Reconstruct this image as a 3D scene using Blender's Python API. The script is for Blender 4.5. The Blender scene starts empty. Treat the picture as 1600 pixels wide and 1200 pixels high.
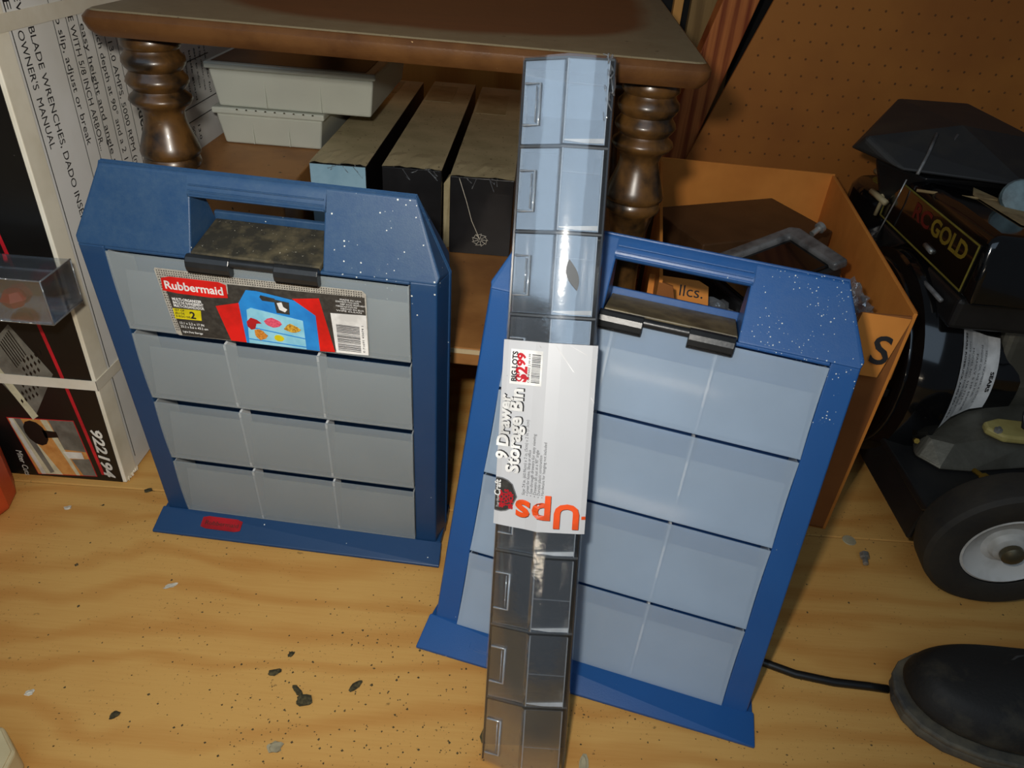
import bpy, bmesh, math, random
from mathutils import Vector, Matrix
random.seed(7)
C = bpy.context.scene.collection
SC = bpy.context.scene
V = Vector
# ------------------------------------------------------------------ camera
PIT, ROL, FPX, CH = .5937, .0814, 1133.5, .6438
cp, sp = math.cos(PIT), math.sin(PIT)
Fv = V((0, cp, -sp)); Rv0 = V((1, 0, 0)); Uv0 = V((0, sp, cp))
Rv = Rv0*math.cos(ROL)+Uv0*math.sin(ROL); Uv = -Rv0*math.sin(ROL)+Uv0*math.cos(ROL)
cd = bpy.data.cameras.new('camera'); cam = bpy.data.objects.new('camera', cd); C.objects.link(cam)
cd.lens = FPX/1600*36; cd.sensor_width = 36; cd.sensor_fit = 'HORIZONTAL'; cd.clip_start = .01
mw = Matrix.Identity(4)
for i, a in enumerate((Rv, Uv, -Fv)):
    for j in range(3): mw[j][i] = a[j]
mw.translation = V((0, 0, CH)); cam.matrix_world = mw
SC.camera = cam
# ------------------------------------------------------------------ world, lights, exposure
w = bpy.data.worlds.new('world'); SC.world = w; w.use_nodes = True
nt = w.node_tree; bg = nt.nodes['Background']
bg.inputs[0].default_value = (.62, .72, .85, 1); bg.inputs[1].default_value = .10

def area(name, loc, target, sx, sy, power, col):
    l = bpy.data.lights.new(name, 'AREA'); l.shape = 'RECTANGLE'; l.size = sx; l.size_y = sy
    l.energy = power; l.color = col
    o = bpy.data.objects.new(name, l); C.objects.link(o); o.location = loc
    o.rotation_euler = (V(target)-V(loc)).to_track_quat('-Z', 'Y').to_euler()
    return o
# the camera's own flash, beside and above the lens
fl = V((0, 0, CH))-Rv*.045+Uv*.060+Fv*.01
area('camera_flash', fl, fl+Fv*.9+V((-.24, .02, .03)), .035, .02, 3.7, (1, .94, .84)).data.spread = 2.5
# daylight from the open door behind the photographer
area('door_daylight', (-.65, -1.5, 2.25), (0, .5, .45), 3.2, 1.9, 25, (.60, .79, 1))
# added warm strip lamp, unseen, for the streak on the right organizer's drawers
area('streak_strip_lamp', (-.58, -2.3, .47), (.1, .5, .3), .7, .05, 1.7, (1, .86, .66))
SC.cycles.transparent_max_bounces = 40
SC.view_settings.view_transform = 'Standard'; SC.view_settings.look = 'None'
SC.view_settings.gamma = 1; SC.view_settings.exposure = -.30; SC.view_settings.use_curve_mapping = False

# ------------------------------------------------------------------ materials
def lin(c):
    return tuple(((x/255)/12.92 if x/255 <= .04045 else ((x/255+.055)/1.055)**2.4) for x in c)+(1,)
class NG:
    def __init__(s, name):
        s.m = bpy.data.materials.new(name); s.m.use_nodes = True; s.t = s.m.node_tree
        s.b = s.t.nodes['Principled BSDF']; s.out = s.t.nodes['Material Output']; s.tc = s.t.nodes.new('ShaderNodeTexCoord')
    def n(s, typ, **k):
        x = s.t.nodes.new(typ)
        for a, v in k.items():
            if a.startswith('i_'): x.inputs[a[2:].replace('_', ' ')].default_value = v
            else: setattr(x, a, v)
        return x
    def l(s, a, b): s.t.links.new(a, b)
    def map(s, scale=(1, 1, 1), rot=(0, 0, 0), loc=(0, 0, 0)):
        m = s.n('ShaderNodeMapping'); m.inputs['Scale'].default_value = scale; m.inputs['Rotation'].default_value = rot; m.inputs['Location'].default_value = loc
        s.l(s.tc.outputs['Object'], m.inputs[0]); return m.outputs[0]
    def noise(s, vec, scale, detail=3, rough=.5, dist=0):
        x = s.n('ShaderNodeTexNoise'); x.inputs['Scale'].default_value = scale; x.inputs['Detail'].default_value = detail
        x.inputs['Roughness'].default_value = rough; x.inputs['Distortion'].default_value = dist
        s.l(vec, x.inputs['Vector']); return x.outputs['Fac']
    def ramp(s, fac, stops):
        r = s.n('ShaderNodeValToRGB'); e = r.color_ramp.elements
        while len(e) < len(stops): e.new(.5)
        for q, (p, c) in zip(e, stops): q.position = p; q.color = c if len(c) == 4 else (*c, 1)
        s.l(fac, r.inputs[0]); return r.outputs[0]
    def mr(s, fac, a, b, c=0, d=1, smooth=False):
        m = s.n('ShaderNodeMapRange')
        if smooth: m.interpolation_type = 'SMOOTHSTEP'
        for i, v in enumerate((a, b, c, d)): m.inputs[i+1].default_value = v
        s.l(fac, m.inputs[0]); return m.outputs[0]
    def math(s, op, a, b=None):
        m = s.n('ShaderNodeMath', operation=op)
        for i, v in enumerate((a, b)):
            if v is None: continue
            if isinstance(v, (int, float)): m.inputs[i].default_value = v
            else: s.l(v, m.inputs[i])
        return m.outputs[0]
    def mix(s, fac, a, b):
        m = s.n('ShaderNodeMix', data_type='RGBA')
        for i, v in ((0, fac), (6, a), (7, b)):
            if isinstance(v, (int, float)): m.inputs[i].default_value = v
            elif isinstance(v, tuple): m.inputs[i].default_value = v
            else: s.l(v, m.inputs[i])
        return m.outputs[2]
    def bump(s, h, strength=.3, dist=.001):
        b = s.n('ShaderNodeBump'); b.inputs['Strength'].default_value = strength; b.inputs['Distance'].default_value = dist
        s.l(h, b.inputs['Height']); s.l(b.outputs[0], s.b.inputs['Normal'])
    def col(s, c):
        if isinstance(c, tuple): s.b.inputs['Base Color'].default_value = c
        else: s.l(c, s.b.inputs['Base Color'])
MATS = {}
def plain(name, c, rough=.5, metal=0, c2=None, sc=30, lo=.4, hi=.65, bump=None, coat=0, alpha=1, spec=.5, grit=None):
    """simple material: colour c, patches of c2 by noise, fine relief, optional fine specks"""
    g = NG(name); g.b.inputs['Roughness'].default_value = rough; g.b.inputs['Metallic'].default_value = metal
    g.b.inputs['Coat Weight'].default_value = coat; g.b.inputs['Alpha'].default_value = alpha
    g.b.inputs['Specular IOR Level'].default_value = spec
    base = lin(c)
    if c2 is None: c2 = tuple(min(255, x*.82) for x in c)
    n = g.noise(g.map(), sc, 4, .6)
    base = g.mix(g.mr(n, lo, hi), base, lin(c2))
    if grit:
        gc, th, gs = grit
        k = g.noise(g.map(), gs, 2, .6)
        base = g.mix(g.mr(k, th, th+.03), base, lin(gc))
    g.col(base)
    if bump: g.bump(g.noise(g.map(), bump[0], 3), bump[1], .001)
    MATS[name] = g.m; return g.m

def blue(name, c, cdark, dustc, dust_top, dust_all, spk, rough, vs=210, x0=.16):
    """moulded blue plastic: dust lies on the sloping top, white specks of sawdust and paint"""
    g = NG(name); g.b.inputs['Roughness'].default_value = rough
    v = g.map()
    sx = g.n('ShaderNodeSeparateXYZ'); g.l(g.tc.outputs['Object'], sx.inputs[0])
    X, Y = sx.outputs[0], sx.outputs[1]
    base = g.mix(g.noise(v, 14, 3), lin(c), lin(cdark))
    top = g.mr(Y, .355, .37)
    n1 = g.mr(g.noise(v, 48, 6, .75), .1, .9, .3, .72); n2 = g.noise(v, 260, 3, .6)
    d = g.math('MULTIPLY', g.mr(n1, .3, .72), g.math('ADD', g.math('MULTIPLY', top, dust_top), dust_all))
    d = g.math('MULTIPLY', d, g.mr(n2, .2, .8, .6, 1.25))
    base = g.mix(d, base, lin(dustc))
    # specks
    vo = g.n('ShaderNodeTexVoronoi'); vo.inputs['Scale'].default_value = vs; g.l(v, vo.inputs['Vector'])
    near = g.mr(vo.outputs['Distance'], .15, .24, 1, 0)
    rs = g.n('ShaderNodeSeparateXYZ'); g.l(vo.outputs['Color'], rs.inputs[0])
    reg = g.math('MULTIPLY', g.mr(X, x0, .28), g.mr(Y, .28, .40))
    reg = g.math('MULTIPLY', reg, g.mr(g.noise(v, 26, 3), .47, .62))
    th = g.mr(reg, 0, 1, 1.0-spk[0], 1.0-spk[1])
    near = g.mr(g.math('ADD', vo.outputs['Distance'], g.math('MULTIPLY', rs.outputs[1], .16)), .16, .25, 1, 0)
    on = g.math('GREATER_THAN', rs.outputs[0], th)
    s_ = g.math('MULTIPLY', near, on)
    base = g.mix(s_, base, lin((215, 220, 215)))
    g.col(base); g.l(g.mr(d, 0, 1, rough, .75), g.b.inputs['Roughness'])
    g.bump(g.math('ADD', g.math('MULTIPLY', s_, 2.0), g.noise(v, 700, 2)), .12, .0006)
    MATS[name] = g.m; return g.m
blue('blue_dusty', (21, 63, 108), (18, 56, 96), (92, 116, 126), .26, .06, (.014, 1.0), .42, 250, .15)
blue('blue_clean', (30, 86, 150), (25, 74, 134), (110, 130, 150), .14, .03, (.010, 4.5), .33, 330, .19)

def wood(name, light, dark, axis=0, freq=16, amp=2.2, fine=.5, rough=.55, dirt=None, rot=0, stretch=.22, contrast=(.35, .9)):
    """sawn wood or rotary-cut ply: wandering figure along one axis with fine grain and dirt"""
    g = NG(name); g.b.inputs['Roughness'].default_value = rough; g.b.inputs['Specular IOR Level'].default_value = .25
    sc = [1, 1, 1]; sc[axis] = stretch
    v = g.map(tuple(sc), (0, 0, rot))
    warp = g.noise(v, 5.5, 3, .5, .4)
    sx = g.n('ShaderNodeSeparateXYZ'); g.l(v, sx.inputs[0])
    a = sx.outputs[1 if axis == 0 else 0]
    ph = g.math('ADD', g.math('MULTIPLY', a, freq*6.283), g.math('MULTIPLY', warp, amp*6.283))
    band = g.mr(g.math('SINE', ph), -1, 1)
    band = g.mr(band, contrast[0], contrast[1])
    sc2 = [1, 1, 1]; sc2[axis] = .04
    fineN = g.noise(g.map(tuple(sc2), (0, 0, rot)), 320, 3, .6)
    blot = g.noise(g.map(), 4, 3)
    f = g.math('ADD', g.math('MULTIPLY', band, .6), g.math('MULTIPLY', g.mr(fineN, .3, .7), fine*.45))
    f = g.math('ADD', f, g.mr(blot, .35, .7, -.12, .22))
    base = g.mix(f, lin(light), lin(dark))
    if dirt:
        a1 = g.mr(g.noise(g.map(), 330, 3, .55), .655, .69)
        a1 = g.math('MULTIPLY', a1, g.mr(g.noise(g.map(loc=(3, 2, 0)), 9, 4, .6), .42, .6))
        a2 = g.mr(g.noise(g.map((.6, 1, 1), loc=(7, 0, 0)), 120, 4, .6), .68, .73)
        m = g.math('MAXIMUM', g.math('MULTIPLY', a1, dirt), g.math('MULTIPLY', a2, .55*dirt))
        base = g.mix(m, base, lin((50, 44, 28)))
    g.col(base); g.bump(fineN, .25, .0006)
    MATS[name] = g.m; return g.m
wood('floor_ply', (206, 160, 90), (176, 110, 42), 0, 21, 4.6, .35, .6, dirt=.95, rot=-.16, stretch=.42, contrast=(.35, 1.5))
wood('red_stud', (190, 112, 56), (112, 42, 16), 2, 52, 3.4, .8, .6, stretch=.12)
wood('wall_ply', (214, 140, 62), (176, 100, 36), 2, 9, 2, .4, .6)
wood('pale_trim', (210, 150, 78), (188, 124, 58), 2, 20, 2, .4, .6)
wood('grey_plank', (150, 118, 72), (104, 78, 44), 2, 30, 2, .7, .7)
wood('table_wood', (122, 68, 34), (84, 42, 18), 0, 24, 1.2, .7, .38)

def tabletop_mat():
    g = NG('table_top_dust'); g.b.inputs['Roughness'].default_value = .5
    v = g.map()
    sx = g.n('ShaderNodeSeparateXYZ'); g.l(g.tc.outputs['Object'], sx.inputs[0])
    # a wiped darker area in the middle; dust lies round the edges
    ex = g.math('MULTIPLY', g.math('ADD', sx.outputs[0], -.27), 1/.23)
    ey = g.math('MULTIPLY', g.math('ADD', sx.outputs[1], -.32), 1/.27)
    r = g.math('ADD', g.math('POWER', g.math('ABSOLUTE', ex), 3), g.math('POWER', g.math('ABSOLUTE', ey), 3))
    m = g.mr(g.math('ADD', r, g.math('MULTIPLY', g.noise(v, 9, 3), .35)), 1.0, 1.25)
    woodc = g.mix(g.noise(g.map((.2, 1, 1)), 70, 3), lin((74, 44, 26)), lin((96, 56, 30)))
    dust = g.mix(g.noise(v, 40, 5, .7), lin((96, 86, 64)), lin((128, 118, 92)))
    base = g.mix(g.math('MULTIPLY', m, .9), woodc, dust)
    k = g.mr(g.noise(v, 130, 3), .67, .72); base = g.mix(g.math('MULTIPLY', k, .7), base, lin((44, 34, 24)))
    g.col(base); MATS['table_top_dust'] = g.m
tabletop_mat()
plain('table_edge', (92, 60, 30), .38, c2=(70, 42, 20), sc=18, bump=(400, .15), grit=((196, 160, 110), .74, 160))
plain('leg_wood', (88, 60, 28), .32, c2=(30, 22, 14), sc=30, coat=.2)
plain('shelf_wood', (166, 116, 64), .55, c2=(136, 90, 46), sc=10, grit=((50, 36, 20), .7, 120))
plain('shelf_edge', (196, 176, 140), .5)
plain('white_card', (226, 226, 224), .5, c2=(210, 208, 200), sc=5)
plain('worn_card', (232, 226, 208), .65, c2=(214, 206, 184), sc=12)
plain('black_card', (16, 15, 14), .35, c2=(22, 21, 19), sc=8, grit=((70, 66, 60), .76, 300))
plain('ink', (34, 34, 38), .5)
plain('ink_soft', (120, 122, 126), .5)
plain('red_ink', (205, 30, 44), .4)
plain('white_ink', (228, 226, 216), .45)
plain('tape_white', (222, 216, 200), .3, c2=(206, 198, 178), sc=14)
plain('print_tan', (206, 150, 84), .35, c2=(184, 122, 60), sc=60)
plain('print_grey', (120, 118, 108), .35, c2=(90, 88, 80), sc=40)
plain('print_pale', (206, 200, 168), .35, c2=(180, 174, 146), sc=60)
plain('print_dark', (26, 24, 20), .35)
plain('dusty_black', (44, 42, 34), .7, c2=(92, 84, 62), sc=55, lo=.42, hi=.7, grit=((190, 186, 168), .70, 420))
plain('clip_black', (26, 28, 30), .34, c2=(36, 38, 40), sc=30, bump=(300, .1))
plain('latch_tan', (70, 62, 44), .5, c2=(112, 100, 72), sc=50, lo=.35, hi=.6)
def frosted(name, c, alpha, rough):
    g = NG(name); g.b.inputs['Roughness'].default_value = rough
    g.b.inputs['Alpha'].default_value = alpha
    n = g.noise(g.map(), 18, 3)
    g.col(g.mix(n, lin(c), lin(tuple(x*.93 for x in c))))
    MATS[name] = g.m
frosted('frost_grey', (164, 176, 182), .40, .42)
frosted('frost_grey_wall', (186, 192, 194), .60, .4)
frosted('frost_blue', (182, 204, 228), .45, .12)
frosted('frost_blue_wall', (196, 210, 222), .60, .3)
frosted('divider_pale', (244, 248, 250), .75, .4)
frosted('milky', (204, 208, 196), .93, .35)
def clear(name, tint, glossw, haze, hazecol, rough=.06, bump=0):
    """clear moulded plastic: mostly see-through, mirror-like skin, a little haze"""
    g = NG(name); t = g.t
    tr = g.n('ShaderNodeBsdfTransparent'); tr.inputs[0].default_value = (*tint, 1)
    gl = g.n('ShaderNodeBsdfGlossy'); gl.inputs['Roughness'].default_value = rough
    df = g.n('ShaderNodeBsdfDiffuse'); df.inputs[0].default_value = lin(hazecol)
    lw = g.n('ShaderNodeLayerWeight'); lw.inputs[0].default_value = .5
    m1 = g.n('ShaderNodeMixShader'); m1.inputs[0].default_value = haze
    g.l(tr.outputs[0], m1.inputs[1]); g.l(df.outputs[0], m1.inputs[2])
    m2 = g.n('ShaderNodeMixShader'); g.l(g.mr(g.math('POWER', lw.outputs['Facing'], 4), 0, 1, glossw, .8), m2.inputs[0])
    g.l(m1.outputs[0], m2.inputs[1]); g.l(gl.outputs[0], m2.inputs[2])
    if bump:
        b = g.n('ShaderNodeBump'); b.inputs['Strength'].default_value = bump; b.inputs['Distance'].default_value = .002
        g.l(g.noise(g.map(), 60, 4), b.inputs['Height']); g.l(b.outputs[0], gl.inputs['Normal'])
    g.l(m2.outputs[0], g.out.inputs[0]); MATS[name] = g.m
clear('clear_plastic', (.95, .97, .99), .38, .03, (190, 205, 220), .07)
clear('shrink_wrap', (.97, .97, .97), .14, .02, (210, 215, 220), .10, .12)
clear('crinkle_wrap', (.90, .92, .94), .22, .14, (200, 205, 210), .10, 1.0)
clear('rim_haze', (.9, .93, .96), .35, .45, (200, 214, 228), .10)
plain('smoke_housing', (34, 38, 44), .18, c2=(26, 30, 36), sc=10)
plain('rib_dark', (64, 70, 76), .45)
plain('lip_glint', (196, 204, 212), .25)
plain('sleeve_card', (200, 202, 206), .35, c2=(194, 196, 200), sc=6)
plain('sleeve_line', (236, 236, 238), .3)
plain('orange_ink', (238, 84, 26), .4)
plain('tag_white', (244, 244, 242), .4)
plain('sticker_dots', (176, 172, 162), .45, c2=(150, 147, 140), sc=260)
plain('sticker_dark', (48, 46, 44), .45, c2=(64, 62, 58), sc=200)
plain('sticker_red', (226, 28, 26), .35)
plain('sticker_yellow', (236, 220, 24), .35)
plain('sticker_blue', (38, 140, 216), .35, c2=(28, 118, 196), sc=30)
plain('sticker_sky', (150, 210, 230), .35, c2=(120, 190, 216), sc=50)
plain('food_pink', (226, 96, 120), .4, c2=(200, 60, 90), sc=500)
plain('food_gold', (222, 176, 60), .4, c2=(140, 90, 30), sc=500)
plain('food_orange', (222, 150, 60), .4, c2=(170, 96, 30), sc=500)
plain('badge_red', (176, 26, 34), .3)
plain('engraved', (84, 34, 22), .5)
plain('cardboard_shaded', (150, 92, 40), .8, c2=(130, 76, 30), sc=7)  # cardboard with the shade on the box's front wall put into its colour
plain('cardboard', (222, 142, 58), .75, c2=(200, 122, 44), sc=7, bump=(120, .08))
plain('cardboard_edge', (200, 138, 72), .8)
plain('dust_top', (186, 172, 136), .7, c2=(164, 152, 118), sc=16, grit=((84, 74, 52), .68, 200))
plain('black_carton', (24, 24, 26), .3, c2=(32, 32, 34), sc=20, coat=.2)
plain('blue_carton', (150, 186, 206), .35, c2=(130, 168, 190), sc=20)
plain('paper_old', (168, 154, 118), .6, c2=(150, 136, 100), sc=40)
plain('smudge_pink', (190, 118, 92), .6)
plain('brown_case', (82, 56, 34), .45, c2=(66, 44, 26), sc=20)
plain('grey_frame', (112, 112, 112), .35, c2=(70, 70, 70), sc=40)
plain('black_gloss', (10, 10, 11), .12, c2=(14, 14, 15), sc=14, coat=.4)
plain('black_satin', (22, 23, 25), .42, c2=(32, 32, 32), sc=14, grit=((84, 74, 50), .74, 60))
plain('cover_black', (30, 30, 30), .6, c2=(50, 46, 38), sc=9, lo=.5, hi=.75)
plain('dusty_patch', (150, 128, 88), .8, c2=(120, 100, 66), sc=60)
plain('cast_alloy', (104, 102, 92), .5, .55, c2=(84, 82, 72), sc=20, bump=(160, .3))
plain('gasket', (168, 154, 92), .6, c2=(148, 132, 74), sc=20)
plain('steel', (176, 176, 172), .32, .55, c2=(130, 130, 126), sc=60)
plain('knob_teal', (112, 136, 142), .5, c2=(70, 88, 94), sc=40)
plain('gilt_screw', (220, 196, 130), .35, .3)
plain('axle_bronze', (104, 96, 74), .35, .6)
plain('brass', (170, 140, 60), .35, .8)
plain('gold_line', (122, 112, 44), .45)
plain('gold_letter', (138, 116, 38), .45)
plain('dark_red_ink', (104, 26, 22), .5)
plain('rubber', (30, 29, 27), .75, c2=(48, 44, 36), sc=12, bump=(200, .3))
plain('rim_white', (196, 196, 192), .45, c2=(150, 148, 140), sc=14)
plain('cord_black', (20, 20, 20), .4)
plain('shoe_black', (20, 20, 19), .7, c2=(62, 58, 46), sc=22, lo=.5, hi=.75, bump=(300, .25))
plain('shoe_welt', (60, 60, 58), .7, c2=(104, 98, 82), sc=26, lo=.45, hi=.7)
plain('shoe_inside', (10, 10, 10), .9)
plain('pegboard', (164, 100, 32), .7, c2=(150, 88, 26), sc=5, bump=(500, .1))
plain('hole_dark', (112, 68, 26), .9)
plain('orange_case', (200, 84, 40), .4, c2=(176, 62, 30), sc=10)
plain('green_print', (120, 130, 40), .5)
plain('beige_plastic', (206, 194, 156), .45, c2=(188, 174, 136), sc=12)
plain('dirt', (46, 42, 24), .9, c2=(84, 76, 48), sc=300)
plain('grey_fluff', (170, 160, 130), .9)
plain('white_chip', (214, 208, 190), .7)
plain('chip_grit', (60, 52, 32), .9, c2=(104, 90, 56), sc=600)
plain('gap_shade', (14, 12, 10), .9)
plain('wall_dark', (96, 62, 34), .8, c2=(70, 44, 24), sc=6)

# ------------------------------------------------------------------ mesh helpers
def B(): return bmesh.new()
def box(bm, x0, x1, y0, y1, z0, z1):
    vs = [bm.verts.new(p) for p in ((x0, y0, z0), (x1, y0, z0), (x1, y1, z0), (x0, y1, z0), (x0, y0, z1), (x1, y0, z1), (x1, y1, z1), (x0, y1, z1))]
    for f in ((0, 3, 2, 1), (4, 5, 6, 7), (0, 1, 5, 4), (1, 2, 6, 5), (2, 3, 7, 6), (3, 0, 4, 7)): bm.faces.new([vs[i] for i in f])
def hull(bm, pts):
    vs = [bm.verts.new(p) for p in pts]
    r = bmesh.ops.convex_hull(bm, input=vs)
    bad = [v for v in r['geom_interior'] if isinstance(v, bmesh.types.BMVert)]+[v for v in r['geom_unused'] if isinstance(v, bmesh.types.BMVert)]
    if bad: bmesh.ops.delete(bm, geom=list(set(bad)), context='VERTS')
    ed = [e for v in vs if v.is_valid for e in v.link_edges]
    fs = list({f for e in ed for f in e.link_faces}); vv = [v for v in vs if v.is_valid]
    bmesh.ops.dissolve_limit(bm, angle_limit=.01, verts=vv, edges=list(set(ed)))
def prism(bm, poly, z0, z1):
    a = [bm.verts.new((x, y, z0)) for x, y in poly]; b = [bm.verts.new((x, y, z1)) for x, y in poly]
    n = len(poly); bm.faces.new(b); bm.faces.new(a[::-1])
    for i in range(n): bm.faces.new((a[i], a[(i+1) % n], b[(i+1) % n], b[i]))
def basis(d):
    d = V(d).normalized(); a = d.cross(V((0, 0, 1)))
    if a.length < 1e-3: a = d.cross(V((0, 1, 0)))
    a.normalize(); return d, a, d.cross(a)
def lathe(bm, org, axis, prof, n=28, cap=True):
    """prof: (distance along axis, radius)"""
    d, a, b = basis(axis); org = V(org); rings = []
    for t, r in prof:
        rings.append([bm.verts.new(org+d*t+(a*math.cos(6.28318*i/n)+b*math.sin(6.28318*i/n))*max(r, 1e-5)) for i in range(n)])
    for q in range(len(rings)-1):
        for i in range(n):
            bm.faces.new((rings[q][i], rings[q][(i+1) % n], rings[q+1][(i+1) % n], rings[q+1][i]))
    if cap:
        bm.faces.new(rings[0][::-1]); bm.faces.new(rings[-1])
def tube(bm, pts, r, n=8, closed=False):
    pts = [V(p) for p in pts]; rings = []; N = len(pts); up = None
    for i, p in enumerate(pts):
        q = pts[(i+1) % N] if (closed or i < N-1) else p; s_ = pts[i-1] if (closed or i > 0) else p
        d = (q-s_).normalized()
        if up is None: up = basis(d)[1]
        a = (up-d*up.dot(d)).normalized(); up = a; b = d.cross(a)
        rings.append([bm.verts.new(p+(a*math.cos(6.28318*k/n)+b*math.sin(6.28318*k/n))*r) for k in range(n)])
    for i in range(N if closed else N-1):
        A, D = rings[i], rings[(i+1) % N]
        for k in range(n): bm.faces.new((A[k], A[(k+1) % n], D[(k+1) % n], D[k]))
    if not closed: bm.faces.new(rings[0][::-1]); bm.faces.new(rings[-1])
def flat(bm, poly, z, th=.00015):
    """thin printed patch lying on a face at height z"""
    prism(bm, poly, z, z+th)
def rect(x0, x1, y0, y1): return [(x0, y0), (x1, y0), (x1, y1), (x0, y1)]
def me(name, bm, mat, smooth=False):
    bmesh.ops.recalc_face_normals(bm, faces=bm.faces[:])
    m = bpy.data.meshes.new(name); bm.to_mesh(m); bm.free()
    if smooth:
        for p in m.polygons: p.use_smooth = True
    m.materials.append(MATS[mat] if isinstance(mat, str) else mat); return m
def part(name, bm, mat, parent=None, bev=0, smooth=False, label=None, seg=2, mtx=None, autos=None):
    o = bpy.data.objects.new(name, me(name, bm, mat, smooth or autos is not None)); C.objects.link(o)
    if mtx is not None: o.matrix_world = mtx
    if parent is not None: o.parent = parent
    if label: o['label'] = label
    if bev:
        m = o.modifiers.new('bevel', 'BEVEL'); m.width = bev; m.segments = seg; m.limit_method = 'ANGLE'; m.angle_limit = .6
        if smooth is False and autos is None:
            pass
    if autos is not None:
        try: o.data.set_sharp_from_angle(angle=autos)
        except Exception: pass
    return o
def tag(o, label, cat, group=None, kind=None):
    if label: o['label'] = label
    if cat: o['category'] = cat
    if group: o['group'] = group
    if kind: o['kind'] = kind
    return o
def struct(o, label=None):
    o['kind'] = 'structure'
    if label: o['label'] = label
    return o
def thing(name, label, cat, mtx=None, group=None):
    o = bpy.data.objects.new(name, None); C.objects.link(o); o.empty_display_size = .02
    if mtx is not None: o.matrix_world = mtx
    return tag(o, label, cat, group)
def M4(o, a, b, c):
    m = Matrix.Identity(4)
    for i, q in enumerate((a, b, c)):
        for j in range(3): m[j][i] = q[j]
    m.translation = V(o); return m
def leanframe(x, y, yaw, lean, spin):
    ux = V((math.cos(yaw), math.sin(yaw), 0)); n = V((math.sin(yaw), -math.cos(yaw), 0))
    up = V((0, 0, math.cos(lean)))-n*math.sin(lean); nn = n*math.cos(lean)+V((0, 0, math.sin(lean)))
    return M4((x, y, 0), ux*math.cos(spin)+up*math.sin(spin), -ux*math.sin(spin)+up*math.cos(spin), nn)
def yawframe(x, y, z, yaw): return Matrix.Translation((x, y, z)) @ Matrix.Rotation(yaw, 4, 'Z')
def txt(name, s, size, mat, parent, o, ex=(1, 0, 0), ey=(0, 1, 0), bold=0, sx=1, th=.0001, shear=0, space=1, fit=None, depth_off=0):
    """lettering: text turned to a mesh, lying in the plane ex, ey at o (parent's local space)"""
    c = bpy.data.curves.new(name, 'FONT'); c.body = s; c.size = size; c.extrude = th; c.offset = bold; c.shear = shear; c.space_character = space
    c.resolution_u = 3
    t = bpy.data.objects.new('tmp', c); C.objects.link(t)
    dg = bpy.context.evaluated_depsgraph_get(); m = bpy.data.meshes.new_from_object(t.evaluated_get(dg))
    bpy.data.objects.remove(t); bpy.data.curves.remove(c)
    if fit and len(m.vertices):
        xs = [v.co.x for v in m.vertices]; wd = max(xs)-min(xs); sx = fit/wd
    ex = V(ex).normalized(); ey = V(ey).normalized(); ez = ex.cross(ey).normalized(); o = V(o)
    for v in m.vertices: v.co = o+ex*(v.co.x*sx)+ey*v.co.y+ez*(v.co.z+th)
    m.materials.clear(); m.materials.append(MATS[mat])
    ob = bpy.data.objects.new(name, m); C.objects.link(ob); ob.parent = parent
    return ob

# ================================================================== the setting
# plywood floor in two sheets with the joint running across under the boxes
fo = thing('floor', 'raw plywood floor, golden grain scattered with dirt', None); fo['kind'] = 'structure'
def sheet(y00, y01, y10, y11):
    bm = B(); p = [(-2.2, y00), (2.2, y01), (2.2, y11), (-2.2, y10)]
    prism(bm, p, -.018, 0); return bm
part('plywood_sheet', sheet(-2.6, -2.6, .6215, .7005), 'floor_ply', fo, .0012)
part('plywood_sheet', sheet(.6230, .7020, 1.75, 1.75), 'floor_ply', fo, .0012)
bm = B(); box(bm, -2.2, 2.2, -2.6, 1.75, -.03, -.019); part('subfloor', bm, 'wall_dark', fo)
bm = B(); box(bm, -2.2, 2.2, 1.58, 1.62, -.03, 2.2); struct(part('wall_back', bm, 'wall_ply'), 'orange plywood back wall')
bm = B(); box(bm, .228, .2440, 1.43, 1.449, 0, 2.2); struct(part('trim_1', bm, 'pale_trim', bev=.001), 'narrow pale wooden strip upright on the back wall')
bm = B(); box(bm, .2575, .345, 1.43, 1.449, 0, 2.2); struct(part('trim_2', bm, 'grey_plank', bev=.001), 'weathered grey brown plank upright on the back wall')
bm = B(); box(bm, .19, .60, 1.45, 1.46, 0, .75); struct(part('shade_sheet', bm, 'gap_shade'), 'black sheet painting the shade in the gap at the pegboard edge')  # black sheet added to give the gap its deep shade
# leaning red-grained stud
def slant(bm, xa, za, xb, zb, wd, y0, y1, z0, z1):
    k = (xb-xa)/(zb-za)
    f = lambda z: xa+(z-za)*k
    pts = []
    for y in (y0, y1):
        for z in (z0, z1): pts += [(f(z)-wd, y, z), (f(z), y, z)]
    hull(bm, pts)
bm = B(); slant(bm, .2735, .27, .3385, .5306, .056, 1.295, 1.335, .04, 1.3)
st = part('leaning_stud', bm, 'red_stud', bev=.002)
tag(st, 'red-grained wooden stud leaning behind the table and beside the pegboard', 'stud')
# pegboard sheet with its holes
pb = thing('pegboard', 'large brown pegboard sheet with rows of small holes behind the engine', 'pegboard')
bm = B(); ke = (.3535-.2676)/(.5349-.2821); fe = lambda z: .2676+(z-.2821)*ke
hp = [(fe(0), 0), (1.9, 0), (1.9, 1.3), (fe(1.3), 1.3)]
a = [bm.verts.new((x, 1.27, z)) for x, z in hp]; b = [bm.verts.new((x, 1.275, z)) for x, z in hp]
bm.faces.new(a); bm.faces.new(b[::-1])
for i in range(4): bm.faces.new((a[i], b[i], b[(i+1) % 4], a[(i+1) % 4]))
part('board', bm, 'pegboard', pb)
bm = B()
for i in range(-2, 42):
    for j in range(0, 34):
        x = .2725+i*.0254; z = .024+j*.0254
        if x < fe(z)+.012 or x > 1.25 or z > .86: continue
        lathe(bm, (x, 1.27, z), (0, -1, 0), [(-.001, .0020), (.0002, .0020), (.0002, .0012)], 6)
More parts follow.
